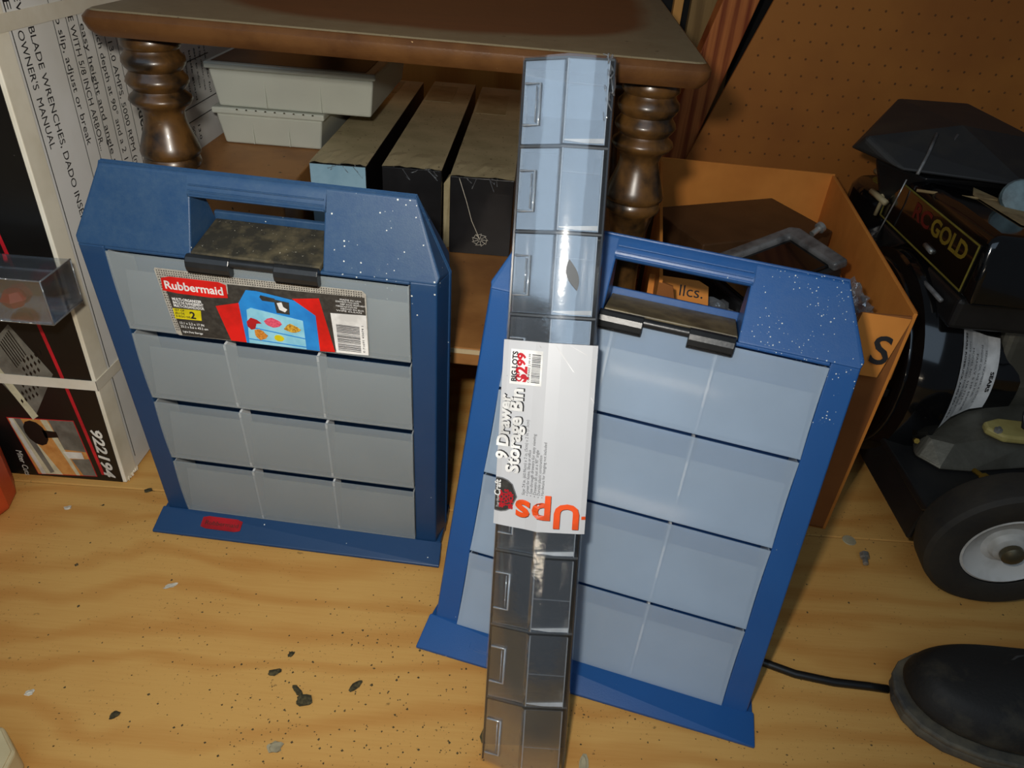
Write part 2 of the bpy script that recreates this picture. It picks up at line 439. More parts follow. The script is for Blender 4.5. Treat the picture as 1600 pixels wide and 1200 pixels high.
ho = part('peg_holes', bm, 'hole_dark', pb); ho['kind'] = 'stuff'

# ================================================================== table
TY = -.0399
tm = yawframe(-.3903, .6613, 0, TY)
tb = thing('end_table', 'dusty dark wooden end table with turned legs and a lower shelf', 'table', tm)
TW, TD, TZ = .5341, .66, .5394
def edgeprism(bm, w0, d0, prof):
    rings = []
    for off, z in prof:
        r_ = .010
        pts = []
        for cx, cy, a0 in ((off+r_, off+r_, 180), (w0-off-r_, off+r_, 270), (w0-off-r_, d0-off-r_, 0), (off+r_, d0-off-r_, 90)):
            for k in range(5):
                an = math.radians(a0+k*22.5); pts.append((cx+r_*math.cos(an), cy+r_*math.sin(an)))
        rings.append([bm.verts.new((x, y, z)) for x, y in pts])
    n = len(rings[0])
    for q in range(len(rings)-1):
        for i in range(n): bm.faces.new((rings[q][i], rings[q][(i+1) % n], rings[q+1][(i+1) % n], rings[q+1][i]))
    bm.faces.new(rings[0][::-1]); bm.faces.new(rings[-1])
bm = B(); edgeprism(bm, TW, TD, [(.012, TZ-.022), (.006, TZ-.021), (.002, TZ-.016), (0, TZ-.010), (0, TZ-.006), (.003, TZ-.002), (.004, TZ-.0012)])
part('table_top', bm, 'table_edge', tb, autos=.6)
bm = B(); edgeprism(bm, TW, TD, [(.0045, TZ-.0014), (.006, TZ)])
part('top_surface', bm, 'table_top_dust', tb, label='dust-covered brown top surface')
# apron set back in the shade
bm = B()
for a in ((.075, TW-.075, .135, .15), (.075, TW-.075, TD-.09, TD-.075), (.075, .088, .15, TD-.09), (TW-.088, TW-.075, .15, TD-.09)):
    box(bm, *a, TZ-.045, TZ-.022)
part('apron', bm, 'leg_wood', tb, .001)
legprof = [(.517, .024), (.510, .026), (.505, .0265), (.5015, .0235), (.498, .0245), (.494, .028), (.4895, .0285), (.485, .0265), (.4815, .0235), (.479, .0245),
           (.475, .0275), (.471, .0285), (.467, .026), (.463, .0225), (.4605, .0235), (.457, .028), (.4535, .0290), (.4495, .0265), (.4465, .022), (.442, .0195), (.436, .0190), (.428, .0205), (.418, .0235), (.409, .0265), (.402, .0285), (.398, .0280), (.3955, .0255), (.3935, .0265), (.389, .0275), (.385, .0265), (.382, .0225),
           (.372, .018), (.345, .0165), (.31, .0175), (.28, .021), (.262, .0255), (.25, .026), (.243, .022), (.238, .026), (.232, .026)]
lowprof = [(.21, .026), (.195, .027), (.185, .022), (.18, .026), (.17, .027), (.16, .021), (.13, .017), (.09, .019), (.05, .023), (.03, .019), (.012, .022), (.0005, .020)]
for lx, ly in ((.030, .055), (.492, .055), (.030, TD-.055), (.492, TD-.055)):
    bm = B()
    lathe(bm, (lx, ly, 0), (0, 0, 1), [(.517-(.517-a_)*.93 if a_ > .38 else a_, r_) for a_, r_ in legprof], 32); lathe(bm, (lx, ly, 0), (0, 0, 1), lowprof, 24)
    part('leg', bm, 'leg_wood', tb, autos=.9)
bm = B(); box(bm, -.004, TW-.02, .0235, TD-.02, .2105, .232)
sh = part('shelf', bm, 'shelf_wood', tb, .002)
bm = B(); box(bm, -.003, TW-.021, .0222, .0234, .226, .2312); part('edge_band', bm, 'shelf_edge', sh)

# ================================================================== white saw carton (left)
cb = thing('saw_carton', 'tall white carton with black front, red stripe and printed tool pictures', 'box')
XF, YF = -.4712, .6622
bm = B(); box(bm, -.95, XF, YF, 1.30, .0005, .60); part('carton_body', bm, 'white_card', cb, .0035, seg=3)
bm = B(); box(bm, XF-.004, XF+.0012, YF-.0008, YF+.0255, .002, .598)
part('worn_corner', bm, 'worn_card', cb, .001, label='yellowed worn edge of the white side')
bm = B(); box(bm, -.946, -.4745, YF-.0014, YF-.0002, .003, .597); bf = part('front_print', bm, 'black_card', cb)
yb = YF-.0014
def fmap(pts, lift=.0001):  # pts (x,z) on front
    return [(x, yb-lift, z) for x, z in pts]
def fpatch(name, pts, mat, lift=.0001, parent=None):
    bm = B(); a = [bm.verts.new(p) for p in fmap(pts, lift)]; b = [bm.verts.new(p) for p in fmap(pts, lift-.0002)]
    bm.faces.new(a); bm.faces.new(b[::-1]); n = len(a)
    for i in range(n): bm.faces.new((a[i], b[i], b[(i+1) % n], a[(i+1) % n]))
    return part(name, bm, mat, parent or bf)
fpatch('red_stripe', [(-.5275, .345), (-.5235, .345), (-.5062, .165), (-.4945, .0125), (-.4985, .0125), (-.5102, .165)], 'red_ink', .0002)
# printed saw table with slots
fpatch('saw_picture', [(-.5700, .200), (-.5480, .222), (-.5170, .160), (-.5570, .095), (-.585, .150)], 'print_grey', .0002)
fpatch('saw_fence', [(-.5900, .175), (-.5830, .182), (-.5520, .098), (-.5600, .092)], 'print_pale', .0004)
bm = B()
for i in range(7):
    u0 = i/7
    ax, az = -.566+.018*u0, .196+.021*u0; bx, bz = -.5560+.018*u0, .165+.021*u0
    q = fmap([(ax, az), (ax+.0011, az+.001), (bx+.0011, bz+.001), (bx, bz)], .0005)
    bm.faces.new([bm.verts.new(p) for p in q])
for i in range(5):
    for j in range(6):
        cx = -.5485+i*.0052-j*.0040+.004; cz = .172-j*.0115+i*.0030+.004
        q = fmap([(cx-.0016, cz), (cx, cz+.0036), (cx+.0016, cz), (cx, cz-.0036)], .0005)
        bm.faces.new([bm.verts.new(p) for p in q])
o = part('saw_slots', bm, 'print_dark', bf)
fpatch('red_smear', [(-.600, .245), (-.580, .240), (-.578, .222), (-.600, .215)], 'red_ink', .0002)
Q = [(-.5907, .0915), (-.5122, .094), (-.5058, .0097), (-.5788, .0063)]
def qp(s, t):
    a = V(Q[0]).lerp(V(Q[1]), s); b = V(Q[3]).lerp(V(Q[2]), s); return tuple(a.lerp(b, t))
fpatch('picture_border', [qp(-.012, -.012), qp(1.012, -.012), qp(1.012, 1.012), qp(-.012, 1.012)], 'red_ink', .0002)
fpatch('picture_ground', [qp(0, 0), qp(1, 0), qp(1, 1), qp(0, 1)], 'print_tan', .0003)
fpatch('picture_table', [qp(.06, 0), qp(.14, 0), qp(.42, 1), qp(.06, 1), qp(0, .1)], 'print_pale', .0005)
fpatch('picture_rail', [qp(.10, 0), qp(.20, 0), qp(.30, .95), qp(.22, .98)], 'print_grey', .0006)
fpatch('picture_rail', [qp(.02, 0), qp(.07, 0), qp(.13, 1), qp(.06, 1)], 'white_ink', .0007)
fpatch('picture_panel', [qp(.62, 0), qp(1, 0), qp(1, .55), qp(.66, .52)], 'print_grey', .0005)
fpatch('picture_panel', [qp(.70, .70), qp(1, .68), qp(1, 1), qp(.78, 1)], 'print_grey', .0005)
fpatch('picture_plank', [qp(.50, 0), qp(.60, 0), qp(.72, 1), qp(.66, 1)], 'print_pale', .0006)
fpatch('picture_bracket', [qp(.62, .56), qp(.92, .56), qp(.92, .68), qp(.66, .68)], 'white_ink', .0007)
fpatch('picture_blade', [qp(.33+.17*math.cos(k*.524), .24+.22*math.sin(k*.524)) for k in range(12)], 'print_dark', .0008)
fpatch('picture_blade', [qp(.45, .18), qp(.66, .20), qp(.66, .30), qp(.45, .32)], 'print_dark', .0008)
EXd, EYx = (0, 0, -1), (1, 0, 0)
txt('part_number', '922194', .0175, 'white_ink', bf, (-.4945, yb-.0002, .0860), EXd, EYx, bold=.0005, shear=.25, fit=.0745)
txt('caption', 'Miter Cuts', .0100, 'white_ink', bf, (-.5965, yb-.0002, .0425), EXd, EYx, shear=.2, fit=.040)
bm = B(); box(bm, -.485, -.4845, yb-.0003, yb, .080, .0835); part('dash', bm, 'white_ink', bf)
# side lettering, reading downwards
xs = XF+.0001
bm = B(); box(bm, XF+.0002, XF+.0008, .6875, 1.295, .004, .598); sf = part('side_print', bm, 'white_card', cb)
EY2 = (0, 1, 0); xs = XF+.0009
def side(name, s, y, z, size, length=None, bold=0, mat='ink'):
    return txt(name, s, size, mat, sf, (xs, y, z), EXd, EY2, bold=bold, fit=length, th=.00006)
side('lettering', "OWNER'S  MANUAL", .6985, .5112, .0128, .106)
side('lettering', 'BLADE WRENCHES, DADO INSERT', .7155, .5125, .0128, .196)
side('lettering', 'no slip, adjust or break', .7600, .522, .0132, .130)
side('lettering', 'USE WITH 5/8 INCH ARBOR...', .7815, .526, .0132, .146)
side('lettering', 'easy height and angle settings', .7995, .5040, .0132, .186)
side('lettering', '3 inch depth at 90\u00b0 and a 2 1/4', .8240, .5070, .0132, .162)
side('lettering', '13.0 AMPS, 5000 RPM (no load)', .8445, .4820, .0132, .172)
side('lettering', 'Includes,', .8770, .4360, .026, .066, .0006)
side('lettering', 'FREE', .6910, .572, .0128, .042)
side('lettering', 'SEE NEW', .7065, .578, .0128, .060)
def rule(y0, z0, y1, z1, wd=.0009):
    bm = B(); p = [(xs, y0, z0), (xs, y0+wd, z0), (xs, y1+wd, z1), (xs, y1, z1)]
    q = [(x+.0001, y, z) for x, y, z in p]; a = [bm.verts.new(k) for k in p]; b = [bm.verts.new(k) for k in q]
    bm.faces.new(b); bm.faces.new(a[::-1])
    for i in range(4): bm.faces.new((a[i], a[(i+1) % 4], b[(i+1) % 4], b[i]))
    part('rule_line', bm, 'ink', sf)
for r in ((.6905, .590, .6915, .02, .0012), (.7555, .535, .7560, .02), (.7775, .535, .7780, .02), (.7975, .535, .798, .02), (.8185, .535, .819, .02), (.8405, .535, .841, .02), (.863, .535, .8635, .02),
          (.995, .3695, 1.12, .3695), (.995, .352, 1.12, .352), (.995, .426, 1.10, .426)): 
    if r[1] == r[3]:
        bm = B(); box(bm, xs, xs+.0001, r[0], r[2], r[1], r[1]+.0012); part('rule_line', bm, 'ink', sf)
    else: rule(*r)
for k in range(6): side('small_print', ['2 1/4 in. depth of cut', 'rip fence system', 'blade guard', 'easy to adjust', '3 hp motor, max', 'one year full'][k], 1.005+k*.0165, .440, .0080, .052+.006*(k % 3), 0)
for k in range(3): side('small_print', ['LABEL', 'GOOD', '13.0'][k], .9935+k*.018, .346, .0100, .020, .0001)
# packing tape bands round the carton
bm = B(); box(bm, -.95, XF+.002, YF-.0024, YF-.0016, .1425, .1555)
hull(bm, [(XF+.0012, YF-.0024, .1425), (XF+.0022, YF-.0024, .1555), (XF+.0012, YF-.0024, .1555), (XF+.0022, YF-.0024, .1425), (XF+.0012, 1.30, .1225), (XF+.002, 1.30, .1225), (XF+.0012, 1.30, .1355), (XF+.002, 1.30, .1355)])
part('tape_band', bm, 'tape_white', cb)
bm = B(); box(bm, XF+.0012, XF+.0020, YF-.0024, 1.30, .5125, .5270); box(bm, -.95, XF+.002, YF-.0024, YF-.0016, .5125, .5270)
part('tape_band', bm, 'tape_white', cb)
bm = B()
for k in range(6): hull(bm, [(XF+.001+random.random()*.004, YF+.003+k*.004+random.random()*.002, .001+random.random()*.008) for _ in range(7)])
part('torn_flap', bm, 'worn_card', cb)

# ================================================================== things on the shelf
bm = B(); box(bm, -.455, -.296, .845, 1.34, .2325, .3235)
o = part('flat_carton', bm, 'shelf_wood', None, .002); tag(o, 'flat brown carton on the table shelf carrying the white plastic boxes', 'box')
def plastic_box(x0, x1, y0, y1, z0, z1, lab):
    t = thing('plastic_box', lab, 'storage box', Matrix.Translation((x0, y0, z0)), 'white plastic boxes stacked under the table')
    w_, d_, h = x1-x0, y1-y0, z1-z0; bm = B(); i_ = .008
    hull(bm, [(i_, i_, 0), (w_-i_, i_, 0), (i_, d_-i_, 0), (w_-i_, d_-i_, 0), (.002, .002, h-.009), (w_-.002, .002, h-.009), (.002, d_-.002, h-.009), (w_-.002, d_-.002, h-.009)])
    part('tub', bm, 'milky', t, .003, seg=3)
    bm = B(); box(bm, -.002, w_+.002, -.002, d_+.002, h-.0085, h); part('lid', bm, 'milky', t, .002)
    if z0 > .35:
        bm = B(); box(bm, .006, w_-.012, .006, d_-.006, h+.0001, h+.0006); part('shaded_dusty_panel', bm, 'brown_case', t, label='dusty top of the lid with the table shade painted in')  # dust on the upper lid, darkened to paint in the table's shade
    for k in (1, 2):
        bm = B(); box(bm, w_*k/3-.0006, w_*k/3+.0006, .0035, .006, .002, h-.01); part('divider', bm, 'milky', t)
    return t
plastic_box(-.440, -.2890, 1.018, 1.27, .324, .3745, 'lower white plastic box under the table, speckled lid')
plastic_box(-.440, -.2150, 1.014, 1.28, .3750, .4330, 'upper white plastic box resting on another under the table')
bm = B()
for k in range(9):
    lathe(bm, (-.405+k*.013, 1.0125+random.random()*.001, .3735), (0, 0, 1), [(0, .0015), (.0012, .001)], 6)
o = part('dirt_crumbs', bm, 'dirt'); tag(o, 'row of dark crumbs on the lower white plastic box', 'dirt', kind='stuff')
def longbox(x0, x1, y0, y1, z0, z1, front, lab, stk, yaw=0):
    t = thing('long_carton', lab, 'box', yawframe(x0, y0, z0, yaw), 'long dusty cartons on the table shelf')
    w_, d_, h = x1-x0, y1-y0, z1-z0
    bm = B(); box(bm, 0, w_, .001, d_, 0, h-.0008); part('carton', bm, 'black_carton', t, .0012)
    bm = B(); box(bm, .0008, w_-.0008, -.0003, .001, .0006, h-.0012); part('front_panel', bm, front, t)
    # dusty top with ruffled shrink wrap at the front edge
    bm = B(); n, m = 10, 24; g_ = []
    for i in range(n+1):
        for j in range(m+1):
            x = w_*i/n; y = d_*j/m; z = h+.0004+(random.random()*.0022 if (j < 3 and 0 < i < n) else 0)
            g_.append(bm.verts.new((x, y, z)))
    for i in range(n):
        for j in range(m): bm.faces.new((g_[i*(m+1)+j], g_[(i+1)*(m+1)+j], g_[(i+1)*(m+1)+j+1], g_[i*(m+1)+j+1]))
    o = part('dusty_top', bm, 'dust_top', t)
    bm = B(); box(bm, w_*stk[0], w_*stk[1], d_*stk[2], d_*stk[3], h+.0006, h+.001); s_ = part('paper_sticker', bm, 'paper_old', t)
    if front == 'blue_carton':
        bm = B()
        for k in range(3): box(bm, w_*(.14+k*.12), w_*(.20+k*.12), d_*.86, d_*.95, h+.001, h+.0012)
        part('faded_print', bm, 'smudge_pink', s_)
    bm = B()
    for k in range(5):
        x = w_*random.uniform(.25, .9); tube(bm, [(x, -.001, h-.001), (x+random.uniform(-.012, .012), -.0012, h-.012*random.random()-.005), (x+random.uniform(-.02, .02), .004, h+.001)], .0005, 4)
    part('wrap_seam', bm, 'crinkle_wrap', t)
    return t
longbox(-.2835, -.2100, .92, 1.43, .2325, .340, 'blue_carton', 'long dusty carton with pale blue end, nearest the white boxes', (.10, .55, .80, .98))
longbox(-.1905, -.1130, .925, 1.44, .2325, .341, 'black_carton', 'long dusty carton with black end, between the other two long cartons', (.05, .62, .70, .93))
t3 = longbox(-.1010, -.0180, .918, 1.44, .2325, .338, 'black_carton', 'long dusty carton with tall black shrink-wrapped end, third from the left', (.05, .65, .62, .88))
bm = B()
c0 = V((.042, -.0012, .022))
tube(bm, [(.012, -.001, .104), (.022, -.0014, .075), (.030, -.0016, .048), c0], .0004, 5)
for k in range(9):
    a = k*.7; tube(bm, [c0+V((math.cos(a), 0, math.sin(a)))*.002, c0+V((math.cos(a)*.011, -.001, math.sin(a)*.009)), c0+V((math.cos(a+.8)*.009, -.0005, math.sin(a+.8)*.007))], .00035, 5)
part('wrap_knot', bm, 'tape_white', t3)
bm = B(); hull(bm, [(-.1115, .935, .2325), (-.1025, .935, .2325), (-.1115, .940, .320), (-.1025, .940, .332), (-.1095, .93, .2325), (-.105, .95, .330)])
o = part('folded_card', bm, 'paper_old'); tag(o, 'scrap of folded tan card wedged between two long cartons', 'cardboard')

# ================================================================== parts organizers
W, H = .332, .432
U1, U2 = .0297, .3020
HU1, HU2 = .1085, .2255
def organizer(name, label, cfg, bmat, fmat, wmat, grp, stick):
    x, y, yaw, lean, spin = cfg
    mt = leanframe(*cfg)
    t = thing(name, label, 'parts organizer', mt, grp)
    inv = mt.inverted()
    def onfloor(p):
        q = mt @ V(p); q.z = .0008; return tuple(inv @ q)
    DR, ZS, ZB = .0065, -.030, -.060      # draft, seam depth, back depth
    bm = B()
    vb = .004
    fz = lambda u, w_: onfloor((u, 0, w_))
    # side stiles (front half + back half meet at the seam)
    def stile(ua, ub, uo, vt):
        # ua outer front, uo outer at seam, ub inner
        top = .366
        pts = [(ua, top, 0), (ub, top, 0), (ub, top, ZB), (ua, top, ZB), (uo, top-.004, ZS)]
        pts += [fz(ua, 0), fz(ub, 0), fz(ub, ZB), fz(ua, ZB), fz(uo, ZS)]
        hull(bm, pts)
    stile(DR, U1, 0, 0); stile(W-DR, U2, W, 0)
    # shoulders: the front slopes back to the top edge, corners cut off
    for s in (0, 1):
        X = (lambda u: u) if s == 0 else (lambda u: W-u)
        uin = HU1 if s == 0 else W-HU2
        hull(bm, [(X(DR), .366, 0), (X(uin), .366, 0), (X(uin), .366, ZB), (X(DR), .366, ZB), (X(0), .362, ZS), (X(.0045), .372, -.003),
                  (X(.0286), H-.002, ZS+.0035), (X(uin), H-.002, ZS+.0035), (X(uin), H-.002, ZS-.0035), (X(.0286), H-.002, ZS-.0035), (X(.031), H, ZS), (X(uin), H, ZS)])
    # rail above drawers
    hull(bm, [(U1, .3625, 0), (U2, .3625, 0), (U2, .366, 0), (U1, .366, 0), (U1, .3625, ZB), (U2, .3625, ZB), (U2, .366, ZB), (U1, .366, ZB)])
    # back panel and raised rear sill of the handle hole
    box(bm, U1-.001, U2+.001, .010, .3635, ZB, -.038)
    box(bm, HU1-.001, HU2+.001, .364, .3825, ZB, ZB+.005)
    # bottom rail
    pts = []
    for u in (.001, W-.001):
        pts += [(u, .0165, 0), (u, .0165, ZB), fz(u, 0), fz(u, ZB)]
    hull(bm, pts)
    body = part('body', bm, bmat, t, .0013)
    # flared foot
    bm = B(); pts = []
    for u, du in ((0, -.001), (W, .001)):
        pts += [(u+du*.0, .0185, .0002), fz(u+du*2.5, .0292), fz(u+du*2.5, .020)]
        q = mt @ V((u+du*2.5, 0, .0292)); q.z = .004; pts.append(tuple(inv @ q)); pts.append(fz(u, .0002))
    hull(bm, pts)
    foot = part('flared_foot', bm, bmat, t, .0010)
    # handle bar
    bm = B(); ra = []
    cs = [(H, ZS), (H-.0012, -.0272), (H-.005, -.0245), (H-.010, -.0212), (.4170, -.0180), (.4130, -.0188), (.4110, -.0225), (.4110, -.0300), (.4135, -.0380), (.4200, -.0420), (H-.004, -.0370), (H-.0012, -.0328)]
    n = len(cs)
    for u in (HU1-.0015, HU2+.0015): ra.append([bm.verts.new((u, a, b)) for a, b in cs])
    for k in range(n): bm.faces.new((ra[0][k], ra[0][(k+1) % n], ra[1][(k+1) % n], ra[1][k]))
    bm.faces.new(ra[0][::-1]); bm.faces.new(ra[1])
    hb = part('handle', bm, bmat, t, autos=.9)
    bm = B()
    for a, b in ((.4235, -.0205), (.4190, -.0183), (.4145, -.0182)): tube(bm, [(HU1, a, b), (HU2, a, b)], .0007, 5)
    part('grip_rib', bm, bmat, hb)
    # seam lips running round the edge
    bm = B()
    for dz in (-.0015, .0015):
        tube(bm, [(.0004, .02, ZS+dz), (.0002, .3625, ZS+dz), (.0295, H-.0004, ZS+dz), (W-.0295, H-.0004, ZS+dz), (W-.0002, .3625, ZS+dz), (W-.0004, .02, ZS+dz)], .0012, 6)
    part('seam_lip', bm, bmat, t)
    # recess lip around the drawers
    bm = B()
    # latch: plate over the bottom of the handle hole, two clips and a rod between
    bm = B(); hull(bm, [(HU1+.001, .3665, .001), (HU2-.001, .3665, .001), (HU1+.001, .3715, .002), (HU2-.001, .3715, .002), (HU1+.001, .3680, ZB+.006), (HU2-.001, .3680, ZB+.006), (HU1+.001, .3765, ZB+.006), (HU2-.001, .3765, ZB+.006)])
    la = part('latch_plate', bm, 'dusty_black' if stick else 'latch_tan', t, .0012, label='black hinged latch plate covered in dust')
    for a, b in ((.1065, .1455), (.1845, .2235)):
        bm = B(); hull(bm, [(uu, .3615+rr*math.cos(k*.5236)*1.0, .0035+rr*.72*math.sin(k*.5236)) for uu in (a, b) for k in range(12) for rr in (.0092,)])
        c_ = part('clip', bm, 'clip_black', la, .0008)
        bm = B(); box(bm, a+.001, b-.001, .3548, .3554, .0070, .0088); 
        part('clip_groove', bm, 'black_gloss', c_)
    bm = B(); lathe(bm, (.1455, .3655, .003), (1, 0, 0), [(0, .0042), (.039, .0042)], 14); part('rod', bm, 'clip_black', la, autos=.8)
    # drawers
    rows = ((.0172, .0985), (.1050, .1855), (.1920, .2725), (.2785, .3615)) if stick else ((.0172, .1018), (.1050, .1885), (.1915, .2757), (.2787, .3618))
    for i, (v0, v1) in enumerate(rows):
        bm = B(); n = 10; th = .0011; A = []
        for k in range(n+1):
            s = k/n; v = v0+(v1-v0)*s; wv = .0008+.0016*(1-(2*s-1)**2) if stick else .0004+.0030*(2*s-1)**2
            A.append([bm.verts.new((u, v, wv-q)) for u in (U1+.0006, U2-.0006) for q in (0, th)])
        for k in range(n):
            a, b = A[k], A[k+1]
            bm.faces.new((a[0], a[2], b[2], b[0])); bm.faces.new((a[1], b[1], b[3], a[3]))
            bm.faces.new((a[0], b[0], b[1], a[1])); bm.faces.new((a[2], a[3], b[3], b[2]))
        bm.faces.new((A[0][0], A[0][1], A[0][3], A[0][2])); bm.faces.new((A[n][0], A[n][2], A[n][3], A[n][1]))
        d = part('drawer', bm, fmat, t, autos=.5)
        bm = B()
        box(bm, U1+.001, U2-.001, v0+.0004, v0+.0016, -.034, .0003); vm_ = v0+(v1-v0)*.66
        hull(bm, [(uu, a_, b_) for uu in (U1+.0025, U2-.0025) for a_, b_ in ((v0+.0018, -.005), (v0+.0018, -.006), (vm_, -.016), (vm_, -.017))])
        box(bm, U1+.001, U1+.0022, v0+.001, v1-.001, -.034, .0003); box(bm, U2-.0022, U2-.001, v0+.001, v1-.001, -.034, .0003)
        part('tray', bm, wmat, d)
        for k in (1, 2):
            uu = U1+(U2-U1)*k/3; bm = B(); box(bm, uu-.0011, uu+.0011, v0+.0016, v1-.0012, -.020, (.0002 if stick else -.0002))
            part('divider', bm, 'divider_pale', d)
    return t, foot
def footframe(mt, u, s):
    """a point on the sloping face of the foot, and its directions"""
    def edge(uu):
        q = mt @ V((uu, 0, .0292)); q.z = .004; return mt.inverted() @ q
    a = V((u, .0185, .0002)); b = edge(u); b.x = u
    a2 = V((u+.05, .0185, .0002)); p = a.lerp(b, s); b2 = edge(u+.05); p2 = a2.lerp(b2, s)
    ex = (p2-p).normalized(); ez = ex.cross(a-b).normalized(); ey = ez.cross(ex)
    return p+ez*.0004, ex, ey
GR = 'pair of blue parts organizers leaning up'
oL, footL = organizer('parts_organizer', 'dusty blue parts organizer with a colourful maker sticker and four clear drawers', (-.3985, .6135, -.0575, -.0927, -.0114), 'blue_dusty', 'frost_grey', 'frost_grey_wall', GR, True)
oR, footR = organizer('parts_organizer', 'cleaner blue parts organizer without a sticker, leaning back behind the clear drawer strip', (-.0671, .485, -.2251, .3026, -.03), 'blue_clean', 'frost_blue', 'frost_blue_wall', GR, False)
# red badge on the left foot, outline emboss on the right one
def badge(mt, foot, u0, u1, s0, s1, mat, z=.0002, outline=False):
    p, ex, ey = footframe(mt, (u0+u1)/2, (s0+s1)/2); w2 = (u1-u0)/2; h2 = .0170*abs(s1-s0)
    pts = [(-w2, 0), (-w2, h2*.75), (-w2*.72, h2), (w2*.72, h2), (w2, h2*.75), (w2, -h2*.75), (w2*.72, -h2), (-w2*.72, -h2), (-w2, -h2*.75)]
    ez = ex.cross(ey); P3 = lambda a, b, c: p+ex*a+ey*b+ez*c
    bm = B()
    if outline:
        for k in (1, .78): tube(bm, [P3(a*k, b*k, 0) for a, b in pts[1:]], .00035, 5, True)
    else:
        a = [bm.verts.new(P3(x, y, z)) for x, y in pts]; b = [bm.verts.new(P3(x, y, z+.0009)) for x, y in pts]; n = len(a)
        bm.faces.new(b); bm.faces.new(a[::-1])
        for i in range(n): bm.faces.new((a[i], a[(i+1) % n], b[(i+1) % n], b[i]))
    return part('badge' if not outline else 'embossed_outline', bm, mat, foot), P3, w2, h2
bo, P3, w2, h2 = badge(oL.matrix_world.copy(), footL, .0515, .0985, .22, .66, 'badge_red')
p, ex, ey = footframe(oL.matrix_world.copy(), .075, .44); ez = ex.cross(ey)
txt('badge_lettering', 'Rubbermaid', .0072, 'engraved', bo, p-ex*.0195-ey*.0026+ez*.0012, ex, ey, fit=.039)
bo2, *_ = badge(oR.matrix_world.copy(), footR, .0500, .098, .22, .68, 'blue_clean', outline=True)

# sticker on the top-left drawer of the left organizer (local coordinates u, v, height above the drawer face)
dr = [c for c in oL.children if c.name.startswith('drawer')][-1]
ZT = .0028
def sp_(name, pts, mat, lvl, parent):
    bm = B(); flat(bm, pts, ZT+lvl*.00022, .0002); return part(name, bm, mat, parent)
st_ = sp_('sticker', [(.0728, .3501), (.0738, .3520), (.115, .3520), (.118, .3508), (.260, .3532), (.2634, .3500), (.2624, .2832), (.0800, .2795), (.0776, .2815)], 'sticker_dots', 0, dr)
st_['label'] = 'maker sticker with red name panel, picture of the organizer and barcode'
sp_('dark_panel', [(.0790, .3300), (.1370, .3330), (.1380, .3435), (.262, .3465), (.2620, .2840), (.0832, .2800), (.0812, .300)], 'sticker_dark', 1, st_)
sp_('red_panel', [(.0771, .3420), (.085, .3445), (.130, .3448), (.1366, .3425), (.1361, .3289), (.120, .3272), (.090, .3275), (.0761, .3290)], 'sticker_red', 2, st_)
txt('maker_name', 'Rubbermaid', .0118, 'tag_white', st_, (.0787, .3316, ZT+.0007), bold=.00022, fit=.0535)
sp_('red_wedge', [(.1229, .3186), (.146, .3253), (.152, .281), (.1307, .281)], 'sticker_red', 2, st_)
sp_('red_wedge', [(.196, .3365), (.2206, .3402), (.2303, .2822), (.2150, .2812), (.2150, .320)], 'sticker_red', 2, st_)
sp_('picture_body', [(.1453, .3252), (.1544, .3400), (.1640, .3402), (.1975, .3350), (.2157, .3212), (.2159, .2815), (.1457, .2810)], 'sticker_blue', 3, st_)
sp_('picture_drawers', [(.1518, .3190), (.1560, .3215), (.2033, .3140), (.2032, .2818), (.1484, .2812)], 'sticker_sky', 4, st_)
sp_('picture_handle', [(.1660, .3345), (.1672, .3365), (.1800, .3345), (.1800, .3305), (.1680, .3310)], 'sticker_dark', 4, st_)
sp_('picture_latch', [(.1790, .3338), (.1928, .3322), (.1919, .3192), (.1799, .3196)], 'sticker_dark', 5, st_)
sp_('picture_spot', [(.1815, .3305), (.1860, .3318), (.1870, .3270), (.1905, .3245), (.1880, .3215), (.1830, .3235)], 'tag_white', 6, st_)
sp_('picture_shelf', [(.1500, .3008), (.2033, .2945), (.2033, .2935), (.1500, .2998)], 'sticker_blue', 5, st_)
sp_('picture_shelf', [(.1490, .2868), (.2033, .2848), (.2033, .2838), (.1490, .2858)], 'sticker_blue', 5, st_)
def blob(cx, cy, rx, ry, n=11, j=.25): return [(cx+rx*(1+random.uniform(-j, j))*math.cos(k*6.283/n), cy+ry*(1+random.uniform(-j, j))*math.sin(k*6.283/n)) for k in range(n)]
sp_('picture_filling', blob(.1753, .3075, .0075, .0050), 'food_pink', 6, st_)
sp_('picture_filling', blob(.1925, .3038, .0070, .0046), 'food_gold', 6, st_)
sp_('picture_filling', blob(.1610, .2925, .0068, .0052), 'food_orange', 6, st_)
sp_('picture_filling', blob(.1784, .2912, .0048, .0036, 12, .04), 'sticker_yellow', 6, st_)
sp_('red_arrow', [(.1500, .3060), (.1545, .3110), (.1600, .3095), (.1640, .3060), (.1590, .3050), (.1570, .2990), (.1530, .2975), (.1500, .3010)], 'badge_red', 7, st_)
sp_('yellow_panel', [(.0808, .3104), (.1074, .3112), (.1060, .2998), (.0806, .2990)], 'sticker_yellow', 2, st_)
txt('set_number', '2', .0105, 'ink', st_, (.0960, .3014, ZT+.0007), bold=.0003)
for k, s in enumerate(('SET OF', 'JEU DE', 'JUEGO DE')): txt('set_text', s, .0030, 'ink', st_, (.0822, .3080-k*.0034, ZT+.0007))
txt('sticker_text', 'MULTI-ORGANIZER', .0040, 'tag_white', st_, (.0826, .3196, ZT+.0006), bold=.0001, fit=.0275)
txt('sticker_text', 'BACS DE RANGEMENT', .0040, 'tag_white', st_, (.0826, .3160, ZT+.0006), bold=.0001, fit=.0285)
txt('sticker_text', 'MULTI-ORGANIZADOR', .0040, 'tag_white', st_, (.0826, .3124, ZT+.0006), bold=.0001, fit=.0285)
